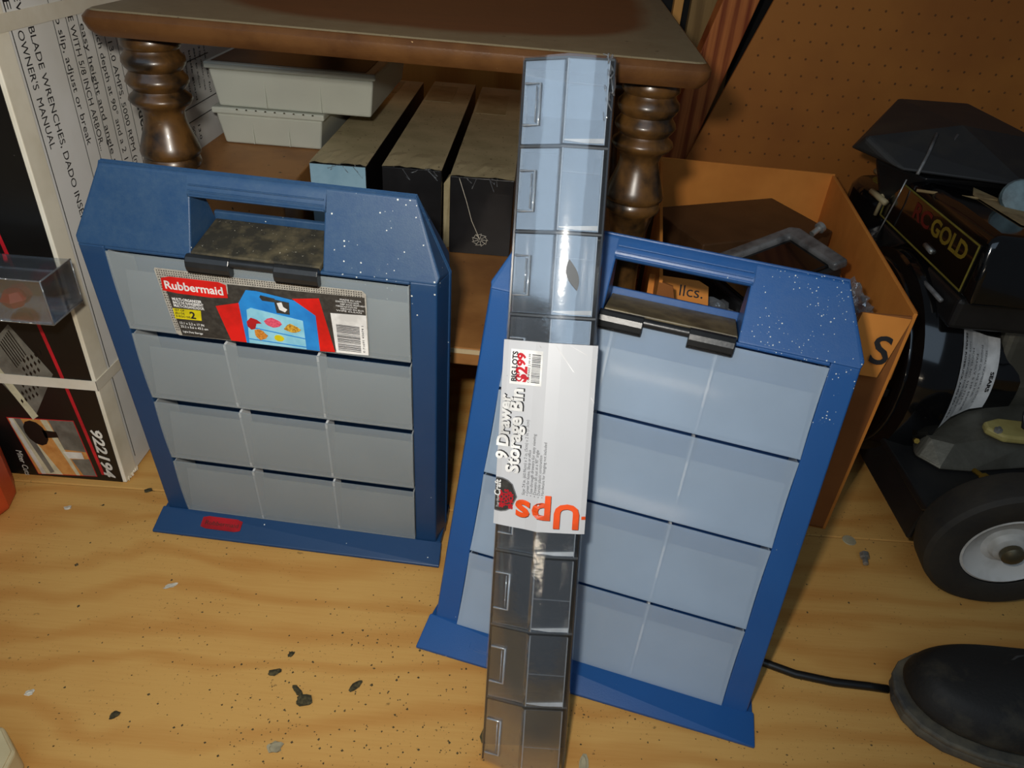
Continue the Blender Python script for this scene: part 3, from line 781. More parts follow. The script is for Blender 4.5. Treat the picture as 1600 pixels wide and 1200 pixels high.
txt('sticker_text', '13.1 x 2.2 x 17 IN', .0036, 'tag_white', st_, (.0835, .2935, ZT+.0006), fit=.0230)
txt('sticker_text', '33.2 x 5.6 x 43.2 cm', .0036, 'tag_white', st_, (.0840, .2895, ZT+.0006), fit=.0260)
txt('sticker_text', 'Light Duty Storage', .0028, 'tag_white', st_, (.0848, .2840, ZT+.0006), fit=.0190)
for k in range(6): txt('sticker_text', ('MADE IN USA', 'CONTENTS TWO UNITS', 'KEEP AWAY FROM HEAT', 'FABRIQUE AUX ETATS UNIS', 'HECHO EN EUA', 'WIPE CLEAN')[k], .0022, 'tag_white', st_, (.2395-.004*(k % 2), .3413-k*.0024, ZT+.0006), fit=.019+.002*(k % 3))
sp_('barcode_panel', [(.2298, .3262), (.2625, .3280), (.2621, .2832), (.2315, .2822)], 'tag_white', 3, st_)
bm = B()
yy = .2855
for k in range(21):
    wd = random.choice((.0004, .0006, .0009)); flat(bm, rect(.2340, .2555, yy, yy+wd), ZT+.0009, .0001); yy += wd+random.choice((.0005, .0008, .0011))
o = part('barcode', bm, 'ink', st_)
txt('barcode_number', '0 71691 45074 1', .0026, 'ink', st_, (.2592, .2860, ZT+.0009), (0, 1, 0), (-1, 0, 0), fit=.030)
bm = B()
for i in range(84):
    for j in range(3):
        u = .0745+i*.00222; v = .3502-j*.0022+ (i/84)*.0018
        if .0735 < u < .262 and v < .3510+.00002*i: flat(bm, rect(u, u+.0011, v-.0011, v), ZT+.00022, .00008)
for i in range(3):
    for j in range(22): flat(bm, rect(.0746+i*.0021+j*.00018, .0757+i*.0021+j*.00018, .3420-j*.0027, .3431-j*.0027), ZT+.00022, .00008)
o = part('dot_pattern', bm, 'sticker_dark', st_); o['kind'] = 'stuff'

# ================================================================== long clear drawer strip
SW, SL, SP = .0724, .610, .0677
sm = leanframe(.0008, .3328, .0275, .4759, .0074)
ds = thing('drawer_strip', 'long narrow strip of nine clear drawers in a grey card sleeve, leaning on the table', 'storage bin', sm)
# housing: smoke plastic back, sides and ribs
bm = B(); inv = sm.inverted()
DP = -.037
def sfl(u, w_):
    q = sm @ V((u, 0, w_)); q.z = .0008; return tuple(inv @ q)
hull(bm, [sfl(0, DP), sfl(SW, DP), sfl(0, DP+.0015), sfl(SW, DP+.0015), (0, SL, DP), (SW, SL, DP), (0, SL, DP+.0015), (SW, SL, DP+.0015)])
hull(bm, [sfl(SW-.0015, DP), sfl(SW, DP), sfl(SW-.0015, -.004), sfl(SW, -.004), (SW-.0015, SL, DP), (SW, SL, DP), (SW-.0015, SL, -.004), (SW, SL, -.004)])
hull(bm, [sfl(0, DP), sfl(.0015, DP), sfl(0, -.020), sfl(.0015, -.020), (0, SL, DP), (.0015, SL, DP), (0, SL, -.020), (.0015, SL, -.020)])
hs = part('housing', bm, 'smoke_housing', ds)
for i in range(0, 10):
    v = SL-i*SP
    bm = B()
    if i < 9: hull(bm, [(0.001, v-.0014, DP), (.0715, v-.0014, DP), (0.001, v+.0006, DP), (.0715, v+.0006, DP), (.0715, v-.0014, -.003), (.0715, v+.0006, -.003), (.034, v-.0014, -.003), (.034, v+.0006, -.003), (.001, v-.0014, -.016), (.001, v+.0006, -.016)])
    else: continue
    part('shelf_rib', bm, 'rib_dark', ds, .0003)
for i in range(9):
    v1 = SL-i*SP-.0022; v0 = SL-(i+1)*SP+.0014
    bm = B(); th = .0010
    # window panel, sloping grip panel, top/bottom/side walls
    box(bm, .0350, .0672, v0, v1, -.0012, -.0002)
    hull(bm, [(.0020, v0, -.0150), (.0020, v1, -.0150), (.0020, v0, -.0162), (.0020, v1, -.0162), (.0330, v0, -.0040), (.0330, v1, -.0040), (.0330, v0, -.0052), (.0330, v1, -.0052)])
    hull(bm, [(.0330, v0, -.0040), (.0330, v1, -.0040), (.0352, v0, -.0002), (.0352, v1, -.0002), (.0342, v0, -.0002), (.0342, v1, -.0002), (.032, v0, -.0044), (.032, v1, -.0044)])
    d = part('drawer', bm, 'clear_plastic', ds)
    bm = B()
    box(bm, .0025, .0672, v0, v0+.0010, -.035, -.005 if False else -.0165); box(bm, .0345, .0672, v0, v0+.0010, -.0165, -.0012)
    box(bm, .0345, .0672, v1-.0010, v1, -.030, -.0012)
    box(bm, .0662, .0672, v0, v1, -.035, -.0012); box(bm, .0345, .0355, v0, v1, -.035, -.0012)
    box(bm, .0025, .0672, v0, v1, -.0358, -.0350)
    part('tray', bm, 'clear_plastic', d)
    # lip standing proud across the window, one third up
    bm = B(); vm = v0+(v1-v0)*(.72 if i < 4 else .46)
    tube(bm, [(.0352, vm, -.0006), (.0670, vm-.0008, -.0006)], .00045, 6); 
    part('moulded_line', bm, 'rim_haze', d); bm = B()
    hull(bm, [(.0355, v0+.0030, .0001), (.0355, v0+.0022, .0001), (.0670, v0+.0012, .0001), (.0670, v0+.0050, .0001), (.0500, v0+.0008, .0001), (.0355, v0+.0030, -.0008), (.0670, v0+.0050, -.0008), (.0670, v0+.0012, -.0008)])  # bright reflection along the drawer's bottom lip, painted as a pale bar
    part('lip_glint', bm, 'lip_glint', d); bm = B()
    tube(bm, [(.0350, v0, 0), (.0350, v1, 0)], .0006, 6); tube(bm, [(.0672, v0, -.0004), (.0672, v1, -.0004)], .0006, 6)
    part('moulded_rim', bm, 'rim_haze', d)
    # grip frame on the sloping panel
    bm = B(); g0, g1 = v0+.0145, v1-.0175
    sl = lambda u: -.0150+(u-.0020)*(.0110/.031)+.0012
    P = [(.0025, g1, sl(.0025)), (.0145, g1, sl(.0145)), (.0145, g0, sl(.0145)), (.0022, g0, sl(.0022))]
    tube(bm, P, .0011, 6); tube(bm, [(.0118, g1-.002, sl(.0118)), (.0118, g0+.002, sl(.0118))], .0005, 5)
    part('grip', bm, 'rim_haze', d, smooth=True)
# shrink wrap skin and its gathered end at the top right corner
bm = B(); n = 40
A = []
for k in range(n+1):
    v = .002+(SL+.001-.002)*k/n
    A.append([bm.verts.new(p) for p in ((-.0008, v, -.0205), (-.0008+random.uniform(-.0004, .0004), v, -.0150), (.016, v, -.0075+random.uniform(-.0003, .0003)), (.0345, v, .0016), (.052, v, .0012+random.uniform(-.0002, .0002)), (.0690, v, .0010), (SW+.0010, v, -.003), (SW+.0012, v, DP))])
for k in range(n):
    for q in range(7): bm.faces.new((A[k][q], A[k][q+1], A[k+1][q+1], A[k+1][q]))
part('shrink_film', bm, 'shrink_wrap', ds, smooth=True)
bm = B()
for k in range(16):
    x = SW-.004+random.uniform(-.004, .005); y0 = SL-random.random()*.05
    tube(bm, [(x, y0, random.uniform(-.004, .002)), (x+random.uniform(-.004, .004), y0+.006, random.uniform(-.006, .002)), (x+random.uniform(-.006, .003), min(SL+.003, y0+.014), random.uniform(-.01, 0))], random.uniform(.0004, .0010), 5)
part('film_gather', bm, 'crinkle_wrap', ds, smooth=True)
bm = B(); p_ = [(.0450+.006*math.cos(a)-.0035*math.sin(a)*1, .4405+.0125*math.sin(a)+.004*math.cos(a)) for a in [k*6.283/24 for k in range(24)]]
p_ = []
for k in range(13):
    s = k/12; p_.append((.0500-.0100*math.sin(s*3.1416)*.55-.004*(s-.5)*-2, .4535-.0250*s))
for k in range(1, 12):
    s = 1-k/12; p_.append((.0500+.0065*math.sin(s*3.1416)*.65-.004*(s-.5)*-2, .4535-.0250*s))
flat(bm, p_, .0018, .0002); part('film_tear', bm, 'rib_dark', ds, label='leaf-shaped tear in the film')
# card sleeve
L0, L1 = .2268, .3853
bm = B(); n = 22; A = []
prof = [(-.0016, -.022), (-.0022, -.0155), (.002, -.0128), (.012, -.0080), (.024, -.0030), (.034, .0026), (.045, .0030), (.060, .0028), (.070, .0026), (.0745, .0014), (.0752, -.004), (.0752, DP-.0005)]
for k in range(2):
    A.append([bm.verts.new((u, L0+(L1-L0)*k, z)) for u, z in prof]+[bm.verts.new((u-(.0004 if i > 8 else 0), L0+(L1-L0)*k, z-.0005)) for i, (u, z) in enumerate(prof)][::-1])
m_ = len(A[0])
for q in range(m_): bm.faces.new((A[0][q], A[0][(q+1) % m_], A[1][(q+1) % m_], A[1][q]))
bm.faces.new(A[0][::-1]); bm.faces.new(A[1])
sl_ = part('card_sleeve', bm, 'sleeve_card', ds, label='grey printed card sleeve with price tag and orange lettering')
def sz(u):
    for (a, za), (b, zb) in zip(prof[1:], prof[2:]):
        if a <= u <= b: return za+(zb-za)*(u-a)/(b-a)
    return .003
def sleeve_txt(name, s, size, mat, u, v, direction, **k):
    o = txt(name, s, size, mat, sl_, (u, v, 0), *direction, **k)
    lv = k.get('depth_off', 0)
    for q in o.data.vertices: q.co.z = q.co.z+sz(min(max(q.co.x, -.002), .075))+.0004+lv
    return o
def sq(pts, lv, bm):
    a = [bm.verts.new((u, v, sz(u)+lv)) for u, v in pts]; b = [bm.verts.new((u, v, sz(u)+lv-.0002)) for u, v in pts]; n = len(a)
    bm.faces.new(a); bm.faces.new(b[::-1])
    for i in range(n): bm.faces.new((a[i], b[i], b[(i+1) % n], a[(i+1) % n]))
def strips(name, u0, u1, v0, v1, lv, mat, parent, n=6):
    bm = B()
    for k in range(n):
        a = u0+(u1-u0)*k/n; b = u0+(u1-u0)*(k+1)/n; sq([(a, v0), (b, v0), (b, v1), (a, v1)], lv, bm)
    return part(name, bm, mat, parent)
UPW = ((0, 1, 0), (-1, 0, 0)); INV = ((-1, 0, 0), (0, -1, 0))
sleeve_txt('title_shadow', '9 Drawer', .0135, 'ink', .0068, .2848, UPW, bold=.0007, fit=.0560)
sleeve_txt('title', '9 Drawer', .0135, 'tag_white', .0060, .2840, UPW, bold=.0005, fit=.0560, depth_off=.0004)
sleeve_txt('title_shadow', 'Storage Bin', .0150, 'ink', .0168, .2742, UPW, bold=.0007, fit=.0720)
sleeve_txt('title', 'Storage Bin', .0150, 'tag_white', .0158, .2734, UPW, bold=.0005, fit=.0720, depth_off=.0004)
sleeve_txt('orange_title_shadow', 'Ups', .0285, 'ink', .0702, .2505, INV, bold=.0009, fit=.0535, space=1.08)
sleeve_txt('orange_title', 'Ups', .0285, 'orange_ink', .0697, .2510, INV, bold=.0009, fit=.0535, space=1.08, depth_off=.0004)
strips('hyphen', .0708, .0744, .2395, .2422, .0010, 'orange_ink', sl_, 2)
lines = ['Size: 24 in. (60.96cm) x 2 in. (5cm) x 2 in. (7.5cm)', '\u2022 Great for home, Shop or office', '\u2022 See-through drawers for easy viewing', '\u2022 Drawers tilt out at a 90\u00b0 angle', '\u2022 Durable plastic construction', '\u2022 Hardware for hanging not included']
for k, s in enumerate(lines):
    sleeve_txt('small_print', s, .0036, 'ink_soft', .0225+k*.0031, .2560, UPW, fit=(.0640, .0390, .0530, .0400, .0360, .0470)[k])
pt = strips('price_tag', .0042, .0300, .3490, .3780, .0006, 'tag_white', sl_)
sleeve_txt('shop_name', 'BIG LOTS', .0062, 'ink', .0098, .3510, UPW, bold=.0002, fit=.0250, depth_off=.0004)
sleeve_txt('price', '$2', .0125, 'red_ink', .0178, .3512, UPW, bold=.0005, fit=.0130, depth_off=.0004)
sleeve_txt('price', '99', .0090, 'red_ink', .0160, .3645, UPW, bold=.0004, fit=.0110, depth_off=.0004)
sleeve_txt('tag_text', 'COMPARE 2.99 4.99', .0026, 'ink', .0205, .3510, UPW, fit=.024, depth_off=.0004)
bm = B(); vv = .3515
for k in range(22):
    wd = random.choice((.0003, .0005, .0007)); sq([(.0215, vv), (.0285, vv), (.0285, vv+wd), (.0215, vv+wd)], .0010, bm); vv += wd+.0006
part('barcode', bm, 'ink', pt)
# round shop badge cut by the sleeve edge
def disc(cx, cy, r, lv, mat, parent, name):
    bm = B(); n = 28
    for k in range(7):  # vertical slices so that it follows the bend
        a = cx-r+2*r*k/7; b = cx-r+2*r*(k+1)/7; a = max(a, -.0021); b = max(b, -.0021)
        if b <= a: continue
        ha = math.sqrt(max(0, r*r-(a-cx)**2)); hb = math.sqrt(max(0, r*r-(b-cx)**2))
        pts = [(a, cy-ha), (b, cy-hb), (b, cy+hb), (a, cy+ha)]
        if ha < 1e-5: pts = pts[:3]
        if hb < 1e-5: pts = [pts[0], (b, cy), pts[3]]
        sq(pts, lv, bm)
    return part(name, bm, mat, parent)
rb = disc(.0015, .2535, .0150, .0006, 'ink_soft', sl_, 'round_badge'); disc(.0015, .2535, .0140, .0008, 'sticker_dark', rb, 'badge_disc')
for k in range(3):
    sleeve_txt('badge_text', ('SHOP', 'TOOLS', 'SHOP')[k], .0048, 'red_ink', .0050+k*.0040, .2425+.0015*(k % 2), UPW, bold=.0003, fit=.0150, depth_off=.0006)
sleeve_txt('badge_text', 'Craft', .0070, 'tag_white', .0020, .2520, UPW, bold=.0002, fit=.0140, depth_off=.0006)
sleeve_txt('badge_text', 'Your Home', .0035, 'tag_white', .0015, .2420, UPW, fit=.0110, depth_off=.0006)
for (a, b, c, d) in ((.0264, .3826, .0748, .3138), (.0395, .3834, .0745, .3378), (.0512, .3841, .0744, .3723)):
    bm = B(); sq([(a, b), (a+.0009, b), (c, d+.0012), (c, d)], .0003+.0004, bm)
    part('sleeve_crease', bm, 'sleeve_line', sl_)

# ================================================================== open cardboard box behind the right organizer
cbx = thing('cardboard_box', 'open orange-brown cardboard box holding loose hardware behind the right organizer', 'box')
bx = [V((.1500, .722)), V((.4127, .681)), V((.478, 1.150)), V((.2060, 1.165))]; RZ = .312
def wall(name, p, q, z0, z1, lean=(0, 0), th=.004, lab=None):
    bm = B(); d = (q-p).normalized(); nrm = V((d.y, -d.x))
    pts = []
    for a in (p, q):
        pts += [(a.x, a.y, z0), (a.x-nrm.x*th, a.y-nrm.y*th, z0), (a.x+lean[0], a.y+lean[1], z1), (a.x+lean[0]-nrm.x*th, a.y+lean[1]-nrm.y*th, z1)]
    hull(bm, pts); return part(name, bm, 'cardboard', cbx, .0006, label=lab)
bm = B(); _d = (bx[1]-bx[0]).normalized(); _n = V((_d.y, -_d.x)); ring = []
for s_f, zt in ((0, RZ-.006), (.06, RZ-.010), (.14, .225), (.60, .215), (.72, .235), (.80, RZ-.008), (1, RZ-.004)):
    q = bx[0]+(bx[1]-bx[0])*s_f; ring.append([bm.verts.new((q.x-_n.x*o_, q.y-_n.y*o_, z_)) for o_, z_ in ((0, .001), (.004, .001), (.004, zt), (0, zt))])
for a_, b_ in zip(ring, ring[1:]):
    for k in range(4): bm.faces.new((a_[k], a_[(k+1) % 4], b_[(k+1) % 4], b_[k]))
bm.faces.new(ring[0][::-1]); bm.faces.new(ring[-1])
part('front_wall', bm, 'cardboard_shaded', cbx, .0006)
wall('right_wall', bx[1], bx[2], .001, RZ)
wall('back_wall', bx[2], bx[3], .001, RZ+.002)
wall('left_wall', bx[3], bx[0], .001, RZ-.004)
bm = B(); prism(bm, [tuple(p) for p in bx], .001, .004); part('bottom', bm, 'cardboard', cbx)
# small flaps: front one folded down outside, right one hanging at the side
d = (bx[1]-bx[0]).normalized(); nr = V((d.y, -d.x))
def fp(s, out, z): q = bx[0]+(bx[1]-bx[0])*s; return (q.x+nr.x*out, q.y+nr.y*out, z)
bm = B(); hull(bm, [fp(.80, .001, RZ-.006), fp(.985, .001, RZ-.006), fp(.80, .001, RZ-.010), fp(.985, .001, RZ-.010), fp(.76, .012, RZ-.075), fp(.93, .012, RZ-.075), fp(.76, .008, RZ-.075), fp(.93, .008, RZ-.075)])
ff = part('front_flap', bm, 'cardboard', cbx, .0005)
# marker lettering on the flap
a = V(fp(.80, .0098, RZ-.058)); ex3 = V((d.x, d.y, 0)); up3 = (V(fp(.8, .001, RZ-.006))-V(fp(.8, .012, RZ-.075))).normalized()
nz = ex3.cross(up3).normalized()
txt('marker_lettering', 'S', .045, 'ink', ff, a+nz*.0032+ex3*.018, ex3, up3, bold=.0006)
e2 = (bx[2]-bx[1]).normalized(); n2 = V((e2.y, -e2.x))
def rp(s, out, z): q = bx[1]+(bx[2]-bx[1])*s; return (q.x+n2.x*out, q.y+n2.y*out, z)
bm = B(); hull(bm, [rp(.01, .001, RZ), rp(.99, .001, RZ), rp(.01, .001, RZ-.004), rp(.99, .001, RZ-.004), rp(.03, .007, RZ-.09), rp(.97, .007, RZ-.09), rp(.03, .004, RZ-.09), rp(.97, .004, RZ-.09)])
part('side_flap', bm, 'cardboard', cbx, .0005)
# contents
def obox(name, cx, cy, z0, sx, sy, sz_, yaw, mat, lab, cat, tilt=0, bev=.002):
    m = Matrix.Translation((cx, cy, z0)) @ Matrix.Rotation(yaw, 4, 'Z') @ Matrix.Rotation(tilt, 4, 'X')
    t = thing(name, lab, cat, m); bm = B(); box(bm, -sx/2, sx/2, -sy/2, sy/2, 0, sz_); part('case', bm, mat, t, bev)
    return t
bc = obox('brown_case', .317, 1.040, .006, .225, .14, .262, .42, 'brown_case', 'dark brown flat case tilted inside the cardboard box', 'case')
bm = B(); box(bm, -.1, .1, -.0665, -.065, .02, .225); part('side_panel', bm, 'brown_case', bc)
gf = thing('grey_housing', 'black appliance housing with a grey rounded frame in the cardboard box', 'appliance', Matrix.Translation((.316, .862, .220)) @ Matrix.Rotation(.35, 4, 'Z') @ Matrix.Rotation(-.30, 4, 'Y'))
bm = B(); box(bm, -.06, .078, -.055, .042, -.03, .056); part('core', bm, 'black_satin', gf, .004)
bm = B(); prism(bm, [(-.064, .030), (.062, .030), (.062, -.060), (.082, -.060), (.084, .038), (.076, .050), (-.064, .050)], .054, .066); part('frame', bm, 'grey_frame', gf, .004, seg=3)
bm = B(); box(bm, -.055, .066, -.05, .030, .0555, .060); part('recess_cover', bm, 'black_gloss', gf, .002)
bm = B(); lathe(bm, (.095, .030, .055), (1, .2, .2), [(0, .004), (.012, .004), (.013, .0075), (.018, .0075)], 12); part('terminal', bm, 'steel', gf, autos=.6)
dc = obox('black_case', .255, .795, .006, .15, .09, .180, .25, 'black_satin', 'black case standing low at the front of the cardboard box', 'case')
bm = B(); box(bm, -.075, .075, -.0456, -.0450, .14, .142); part('lid_line', bm, 'grey_frame', dc)
# crumpled clear wrap
def crumple(name, c, r, n, lab, seed, squash=.6):
    random.seed(seed); bm = B()
    bmesh.ops.create_icosphere(bm, subdivisions=4, radius=1)
    from mathutils import noise
    for v_ in bm.verts:
        q = v_.co*2.2+V((seed, 0, 0)); k = 1+.38*noise.noise(q)+.28*noise.noise(q*2.7)+.15*abs(noise.noise(q*6))
        v_.co = V((v_.co.x*k*r[0], v_.co.y*k*r[1], v_.co.z*k*r[2]))+V(c)
    o = part(name, bm, 'crinkle_wrap'); tag(o, lab, 'plastic wrap'); return o
crumple('crumpled_wrap', (.215, .795, .215), (.055, .035, .035), 0, 'crumpled clear plastic seen through the handle of the right organizer', 3)
crumple('crumpled_wrap', (.372, .755, .270), (.024, .032, .034), 0, 'crumpled clear plastic in the near right corner of the cardboard box', 5)
pf = thing('paper_packet', 'orange paper packet with black writing inside the cardboard box', 'packet', Matrix.Translation((.190, .775, .262)) @ Matrix.Rotation(-.15, 4, 'Z') @ Matrix.Rotation(.75, 4, 'X'))
bm = B(); prism(bm, [(-.04, -.022), (.034, -.022), (.030, .018), (.018, .024), (-.04, .024)], 0, .003); part('sleeve', bm, 'cardboard', pf, .0005)
txt('handwriting', 'llcs.', .020, 'ink', pf, (-.004, .002, .0031))
for x, y, a, z, lab in ((.3975, .985, .4, .262, 'short screw farthest back among the loose screws in the cardboard box'), (.412, .930, .9, .250, 'pale screw lying behind the others at the right wall of the cardboard box'),
                       (.404, .895, 1.1, .262, 'upper of two parallel screws near the right wall of the cardboard box'), (.4085, .872, 1.1, .256, 'lower of two parallel screws near the right wall of the cardboard box'), (.398, .848, .7, .245, 'screw nearest the crumpled plastic in the cardboard box')):
    dx, dy = math.cos(a)*.020, math.sin(a)*.020
    bm = B(); tube(bm, [(x-dx*.6, y-dy*.6, z), (x+dx*.4, y+dy*.4, z+.006)], .0011, 6); lathe(bm, (x-dx*.6, y-dy*.6, z), (-dx, -dy, 0), [(0, .0012), (.0012, .0030), (.002, .0028)], 8)
    o = part('screw', bm, 'gilt_screw'); tag(o, lab, 'screw', 'loose screws in the cardboard box')
bm = B(); hull(bm, [(.378, .83, .006), (.428, .83, .006), (.394, .955, .006), (.440, .955, .006), (.400, .83, .236), (.424, .83, .236), (.400, .955, .250), (.436, .955, .250)])
o = part('inner_carton', bm, 'cardboard'); tag(o, 'narrow cardboard carton under the loose screws inside the open box', 'box')
random.seed(4)
# ================================================================== engine with wheels (right)
en = thing('engine', 'black petrol engine with gold lettering standing on a wheeled deck', 'engine')
# blower shroud, horizontal axis
cy, cz = .875, .158
bm = B(); lathe(bm, (.47, cy, cz), (1, 0, 0), [(0, .118), (.004, .128), (.012, .140), (.030, .148), (.052, .148), (.078, .124), (.108, .106), (.135, .098), (.165, .094)], 56)
sd = part('blower_shroud', bm, 'black_gloss', en, autos=.5)
bm = B(); lathe(bm, (.455, cy, cz), (1, 0, 0), [(0, .050), (.003, .060), (.010, .066), (.016, .070)], 40); part('starter_cap', bm, 'black_gloss', sd, autos=.5)
for k in range(14):
    a = k*6.283/14; r0, r1 = .076, .108
    bm = B(); ca, sa = math.cos(a), math.sin(a); ta, tb_ = -math.sin(a), math.cos(a)
    pts = []
    for r in (r0, r1):
        for s in (-.0055, .0055):
            for x in (.462, .470): pts.append((x+ (.003 if s > 0 else 0), cy+ca*r+ta*s, cz+sa*r+tb_*s))
    hull(bm, pts); part('louvre', bm, 'black_satin', sd, .001)
bm = B(); tube(bm, [(.474, cy+math.cos(k*.13)*.124, cz+math.sin(k*.13)*.124) for k in range(48)], .005, 8, True); part('rim_bead', bm, 'black_gloss', sd, smooth=True)
# white data label wrapped on the shroud: lies between x=.522 and .598, on the front
def sh_r(x):
    pr = [(.500, .148), (.522, .148), (.548, .124), (.578, .106), (.605, .098), (.635, .094)]
    for (a, ra_), (b, rb_) in zip(pr, pr[1:]):
        if a <= x <= b: return ra_+(rb_-ra_)*(x-a)/(b-a)
    return .098
def shp(x, ang, lift=.0006): r = sh_r(x)+lift; return (x, cy-math.cos(ang)*r, cz+math.sin(ang)*r)
A0, A1 = .78, -.14
bm = B(); G = []
for i in range(13):
    x = .524+(.598-.524)*i/12
    G.append([bm.verts.new(shp(x, A0+(A1-A0)*j/16)) for j in range(17)])
for i in range(12):
    for j in range(16): bm.faces.new((G[i][j], G[i+1][j], G[i+1][j+1], G[i][j+1]))
dl = part('data_label', bm, 'tag_white', sd, label='white data label curved around the black shroud')
def wraptxt(s, x, size, fit, ang0, mat='ink_soft', bold=0):
    o = txt('label_text', s, size, mat, dl, (0, 0, 0), fit=fit, bold=bold, th=.00005)
    for v_ in o.data.vertices:
        px, py = v_.co.x, v_.co.y; xx = x+py; r = sh_r(xx)
        v_.co = V(shp(xx, ang0-px/.115, .0010))
wraptxt('SEARS ROEBUCK AND CO. U.S.A.', .530, .0062, .092, .72, 'ink', .0001)
for k, s in enumerate(('NOT INTENDED FOR USE AS A', 'MODEL NO. 536 772310', 'FAMILY 5 HP ENGINE', 'ENGINE OIL SAE 30 FUEL', 'SERIAL NUMBER 4 CYCLE')): wraptxt(s, .541+k*.0085, .0050, .074-.006*(k % 2), .66-.05*(k % 3))
wraptxt('SEARS', .5885, .0075, .030, .36, 'ink', .0003)
# fuel tank / top housing with gold bordered panel
bm = B(); hull(bm, [(.494, .737, .300), (.494, 1.000, .300), (.4945, .744, .366), (.4945, .995, .368), (.502, .750, .378), (.502, .990, .378), (.72, .752, .372), (.72, .990, .372), (.72, .737, .300), (.72, 1.000, .300)])
tk = part('top_housing', bm, 'black_gloss', en, .008, seg=4, autos=.7)
bm = B(); box(bm, .4918, .4942, .7535, .9935, .3065, .3635); pn = part('name_panel', bm, 'black_gloss', tk, .0005)
def pnp(y, z): return (.4916, y, z)
bm = B()
ya, yb_, za, zb = .9915, .7555, .3085, .3625
for (p, q) in (((ya, zb), (yb_, zb)), ((yb_, zb), (yb_, za)), ((yb_, za), (ya, za)), ((ya, za), (ya, zb))):
    tube(bm, [pnp(*p), pnp(*q)], .0012, 6)
part('gold_border', bm, 'gold_line', pn)
EXm, EYz = (0, -1, 0), (0, 0, 1)
txt('panel_lettering', 'GOLD', .0270, 'gold_letter', pn, (.4915, .8600, .3370), EXm, EYz, bold=.0008, fit=.088)
txt('panel_lettering', 'RC', .0270, 'dark_red_ink', pn, (.4915, .9120, .3370), EXm, EYz, bold=.0008, fit=.046)
bm = B(); tube(bm, [(.4908, .855, .3215), (.4908, .835, .3205)], .0032, 8); part('switch', bm, 'steel', pn, smooth=True)
bm = B(); tube(bm, [(.489, .899, .2890), (.489, .775, .2860)], .0028, 8); part('bright_strip', bm, 'grey_frame', tk, smooth=True)
bm = B(); hull(bm, [(.494, .75, .262), (.494, .96, .268), (.494, .75, .301), (.494, .985, .301), (.60, .75, .262), (.60, .96, .268), (.60, .75, .301), (.60, .985, .301)])
part('lower_housing', bm, 'black_satin', en, .006, seg=3)
bm = B(); hull(bm, [(.540, .885, .3778), (.555, .915, .3778), (.548, .79, .3778), (.585, .76, .3765), (.596, .80, .3765), (.575, .86, .3765), (.540, .885, .3784), (.555, .915, .3784), (.548, .79, .3784), (.585, .76, .3772), (.596, .80, .3772), (.575, .86, .3772)])
part('dust_patch', bm, 'dusty_patch', tk, label='patch of tan dust')
# linkage bracket on the left of the panel
bm = B(); tube(bm, [(.486, 1.005, .372), (.486, .998, .350), (.486, .990, .330), (.486, .9945, .3065)], .0028, 6)
for z_, y_ in ((.358, 1.002), (.332, .994)): tube(bm, [(.478, y_+.018, z_+.002), (.486, y_-.018, z_-.002)], .0042, 7)
part('bracket', bm, 'paper_old', en, smooth=True)
bm = B(); tube(bm, [(.487, .948, .372), (.485, .952, .340), (.484, .960, .306), (.485, .968, .285)], .0010, 6); part('thin_rod', bm, 'steel', en, smooth=True)
# muffler / canister behind on the left
bm = B(); lathe(bm, (.550, 1.105, .200), (0, 0, 1), [(0, .055), (.06, .058), (.108, .056), (.116, .050), (.120, .036)], 32); cn = part('canister', bm, 'black_gloss', en, autos=.6)
bm = B(); lathe(bm, (.550, 1.105, .3195), (0, 0, 1), [(0, .030), (.0012, .030)], 24); part('canister_cap', bm, 'gold_line', cn)
bm = B(); hull(bm, [(.50, .99, .16), (.50, 1.12, .16), (.50, .99, .262), (.50, 1.12, .262), (.62, .99, .16), (.62, 1.12, .16), (.62, .99, .262), (.62, 1.12, .262)])
part('cylinder_block', bm, 'black_satin', en, .008, seg=3)
# air cleaner cover: wedge with a ridge
ac_pts = [(.4330, .985, .412), (.536, 1.150, .432), (.640, 1.155, .432), (.650, .975, .428), (.545, .975, .438), (.470, .935, .385), (.600, .880, .392), (.655, .905, .395), (.655, 1.15, .395), (.530, 1.155, .395), (.425, 1.000, .392)]
bm = B(); hull(bm, ac_pts); ac = part('air_cleaner_cover', bm, 'cover_black', en, .006, seg=3)
bm = B(); hull(bm, [(.455, .985, .385), (.53, 1.13, .385), (.64, 1.13, .385), (.64, .92, .385), (.50, .93, .380), (.49, 1.00, .320), (.53, 1.09, .320), (.62, 1.09, .320), (.62, .97, .320), (.52, .96, .330)])
part('air_cleaner_base', bm, 'black_satin', ac, .004)
bm = B(); tube(bm, [(.482, .905, .372), (.53, .880, .376), (.59, .862, .380)], .0020, 6); part('cover_seam', bm, 'dusty_patch', ac, smooth=True)
bm = B()
for dy in (0, .02): tube(bm, [(.486+dy, .925+dy*.3, .386), (.500+dy, .945, .405), (.512+dy*1.3, .965, .428)], .0022, 6)
part('strap', bm, 'grey_frame', ac, smooth=True)
# fuel knob and fittings
bm = B(); lathe(bm, (.5800, .865, .3840), (-.35, -.75, .35), [(0, .016), (.003, .0195), (.016, .0205), (.020, .0185), (.021, .012)], 20); kn = part('fuel_knob', bm, 'knob_teal', en, autos=.5)
bm = B(); lathe(bm, (.624, .842, .384), (0, 0, 1), [(0, .007), (.008, .007), (.009, .010), (.015, .010)], 6); part('brass_fitting', bm, 'brass', en)
bm = B(); tube(bm, [(.612, .840, .388), (.640, .805, .382), (.668, .770, .378)], .0055, 7); tube(bm, [(.625, .838, .396), (.640, .855, .412)], .004, 7); part('linkage_arm', bm, 'steel', en, smooth=True)
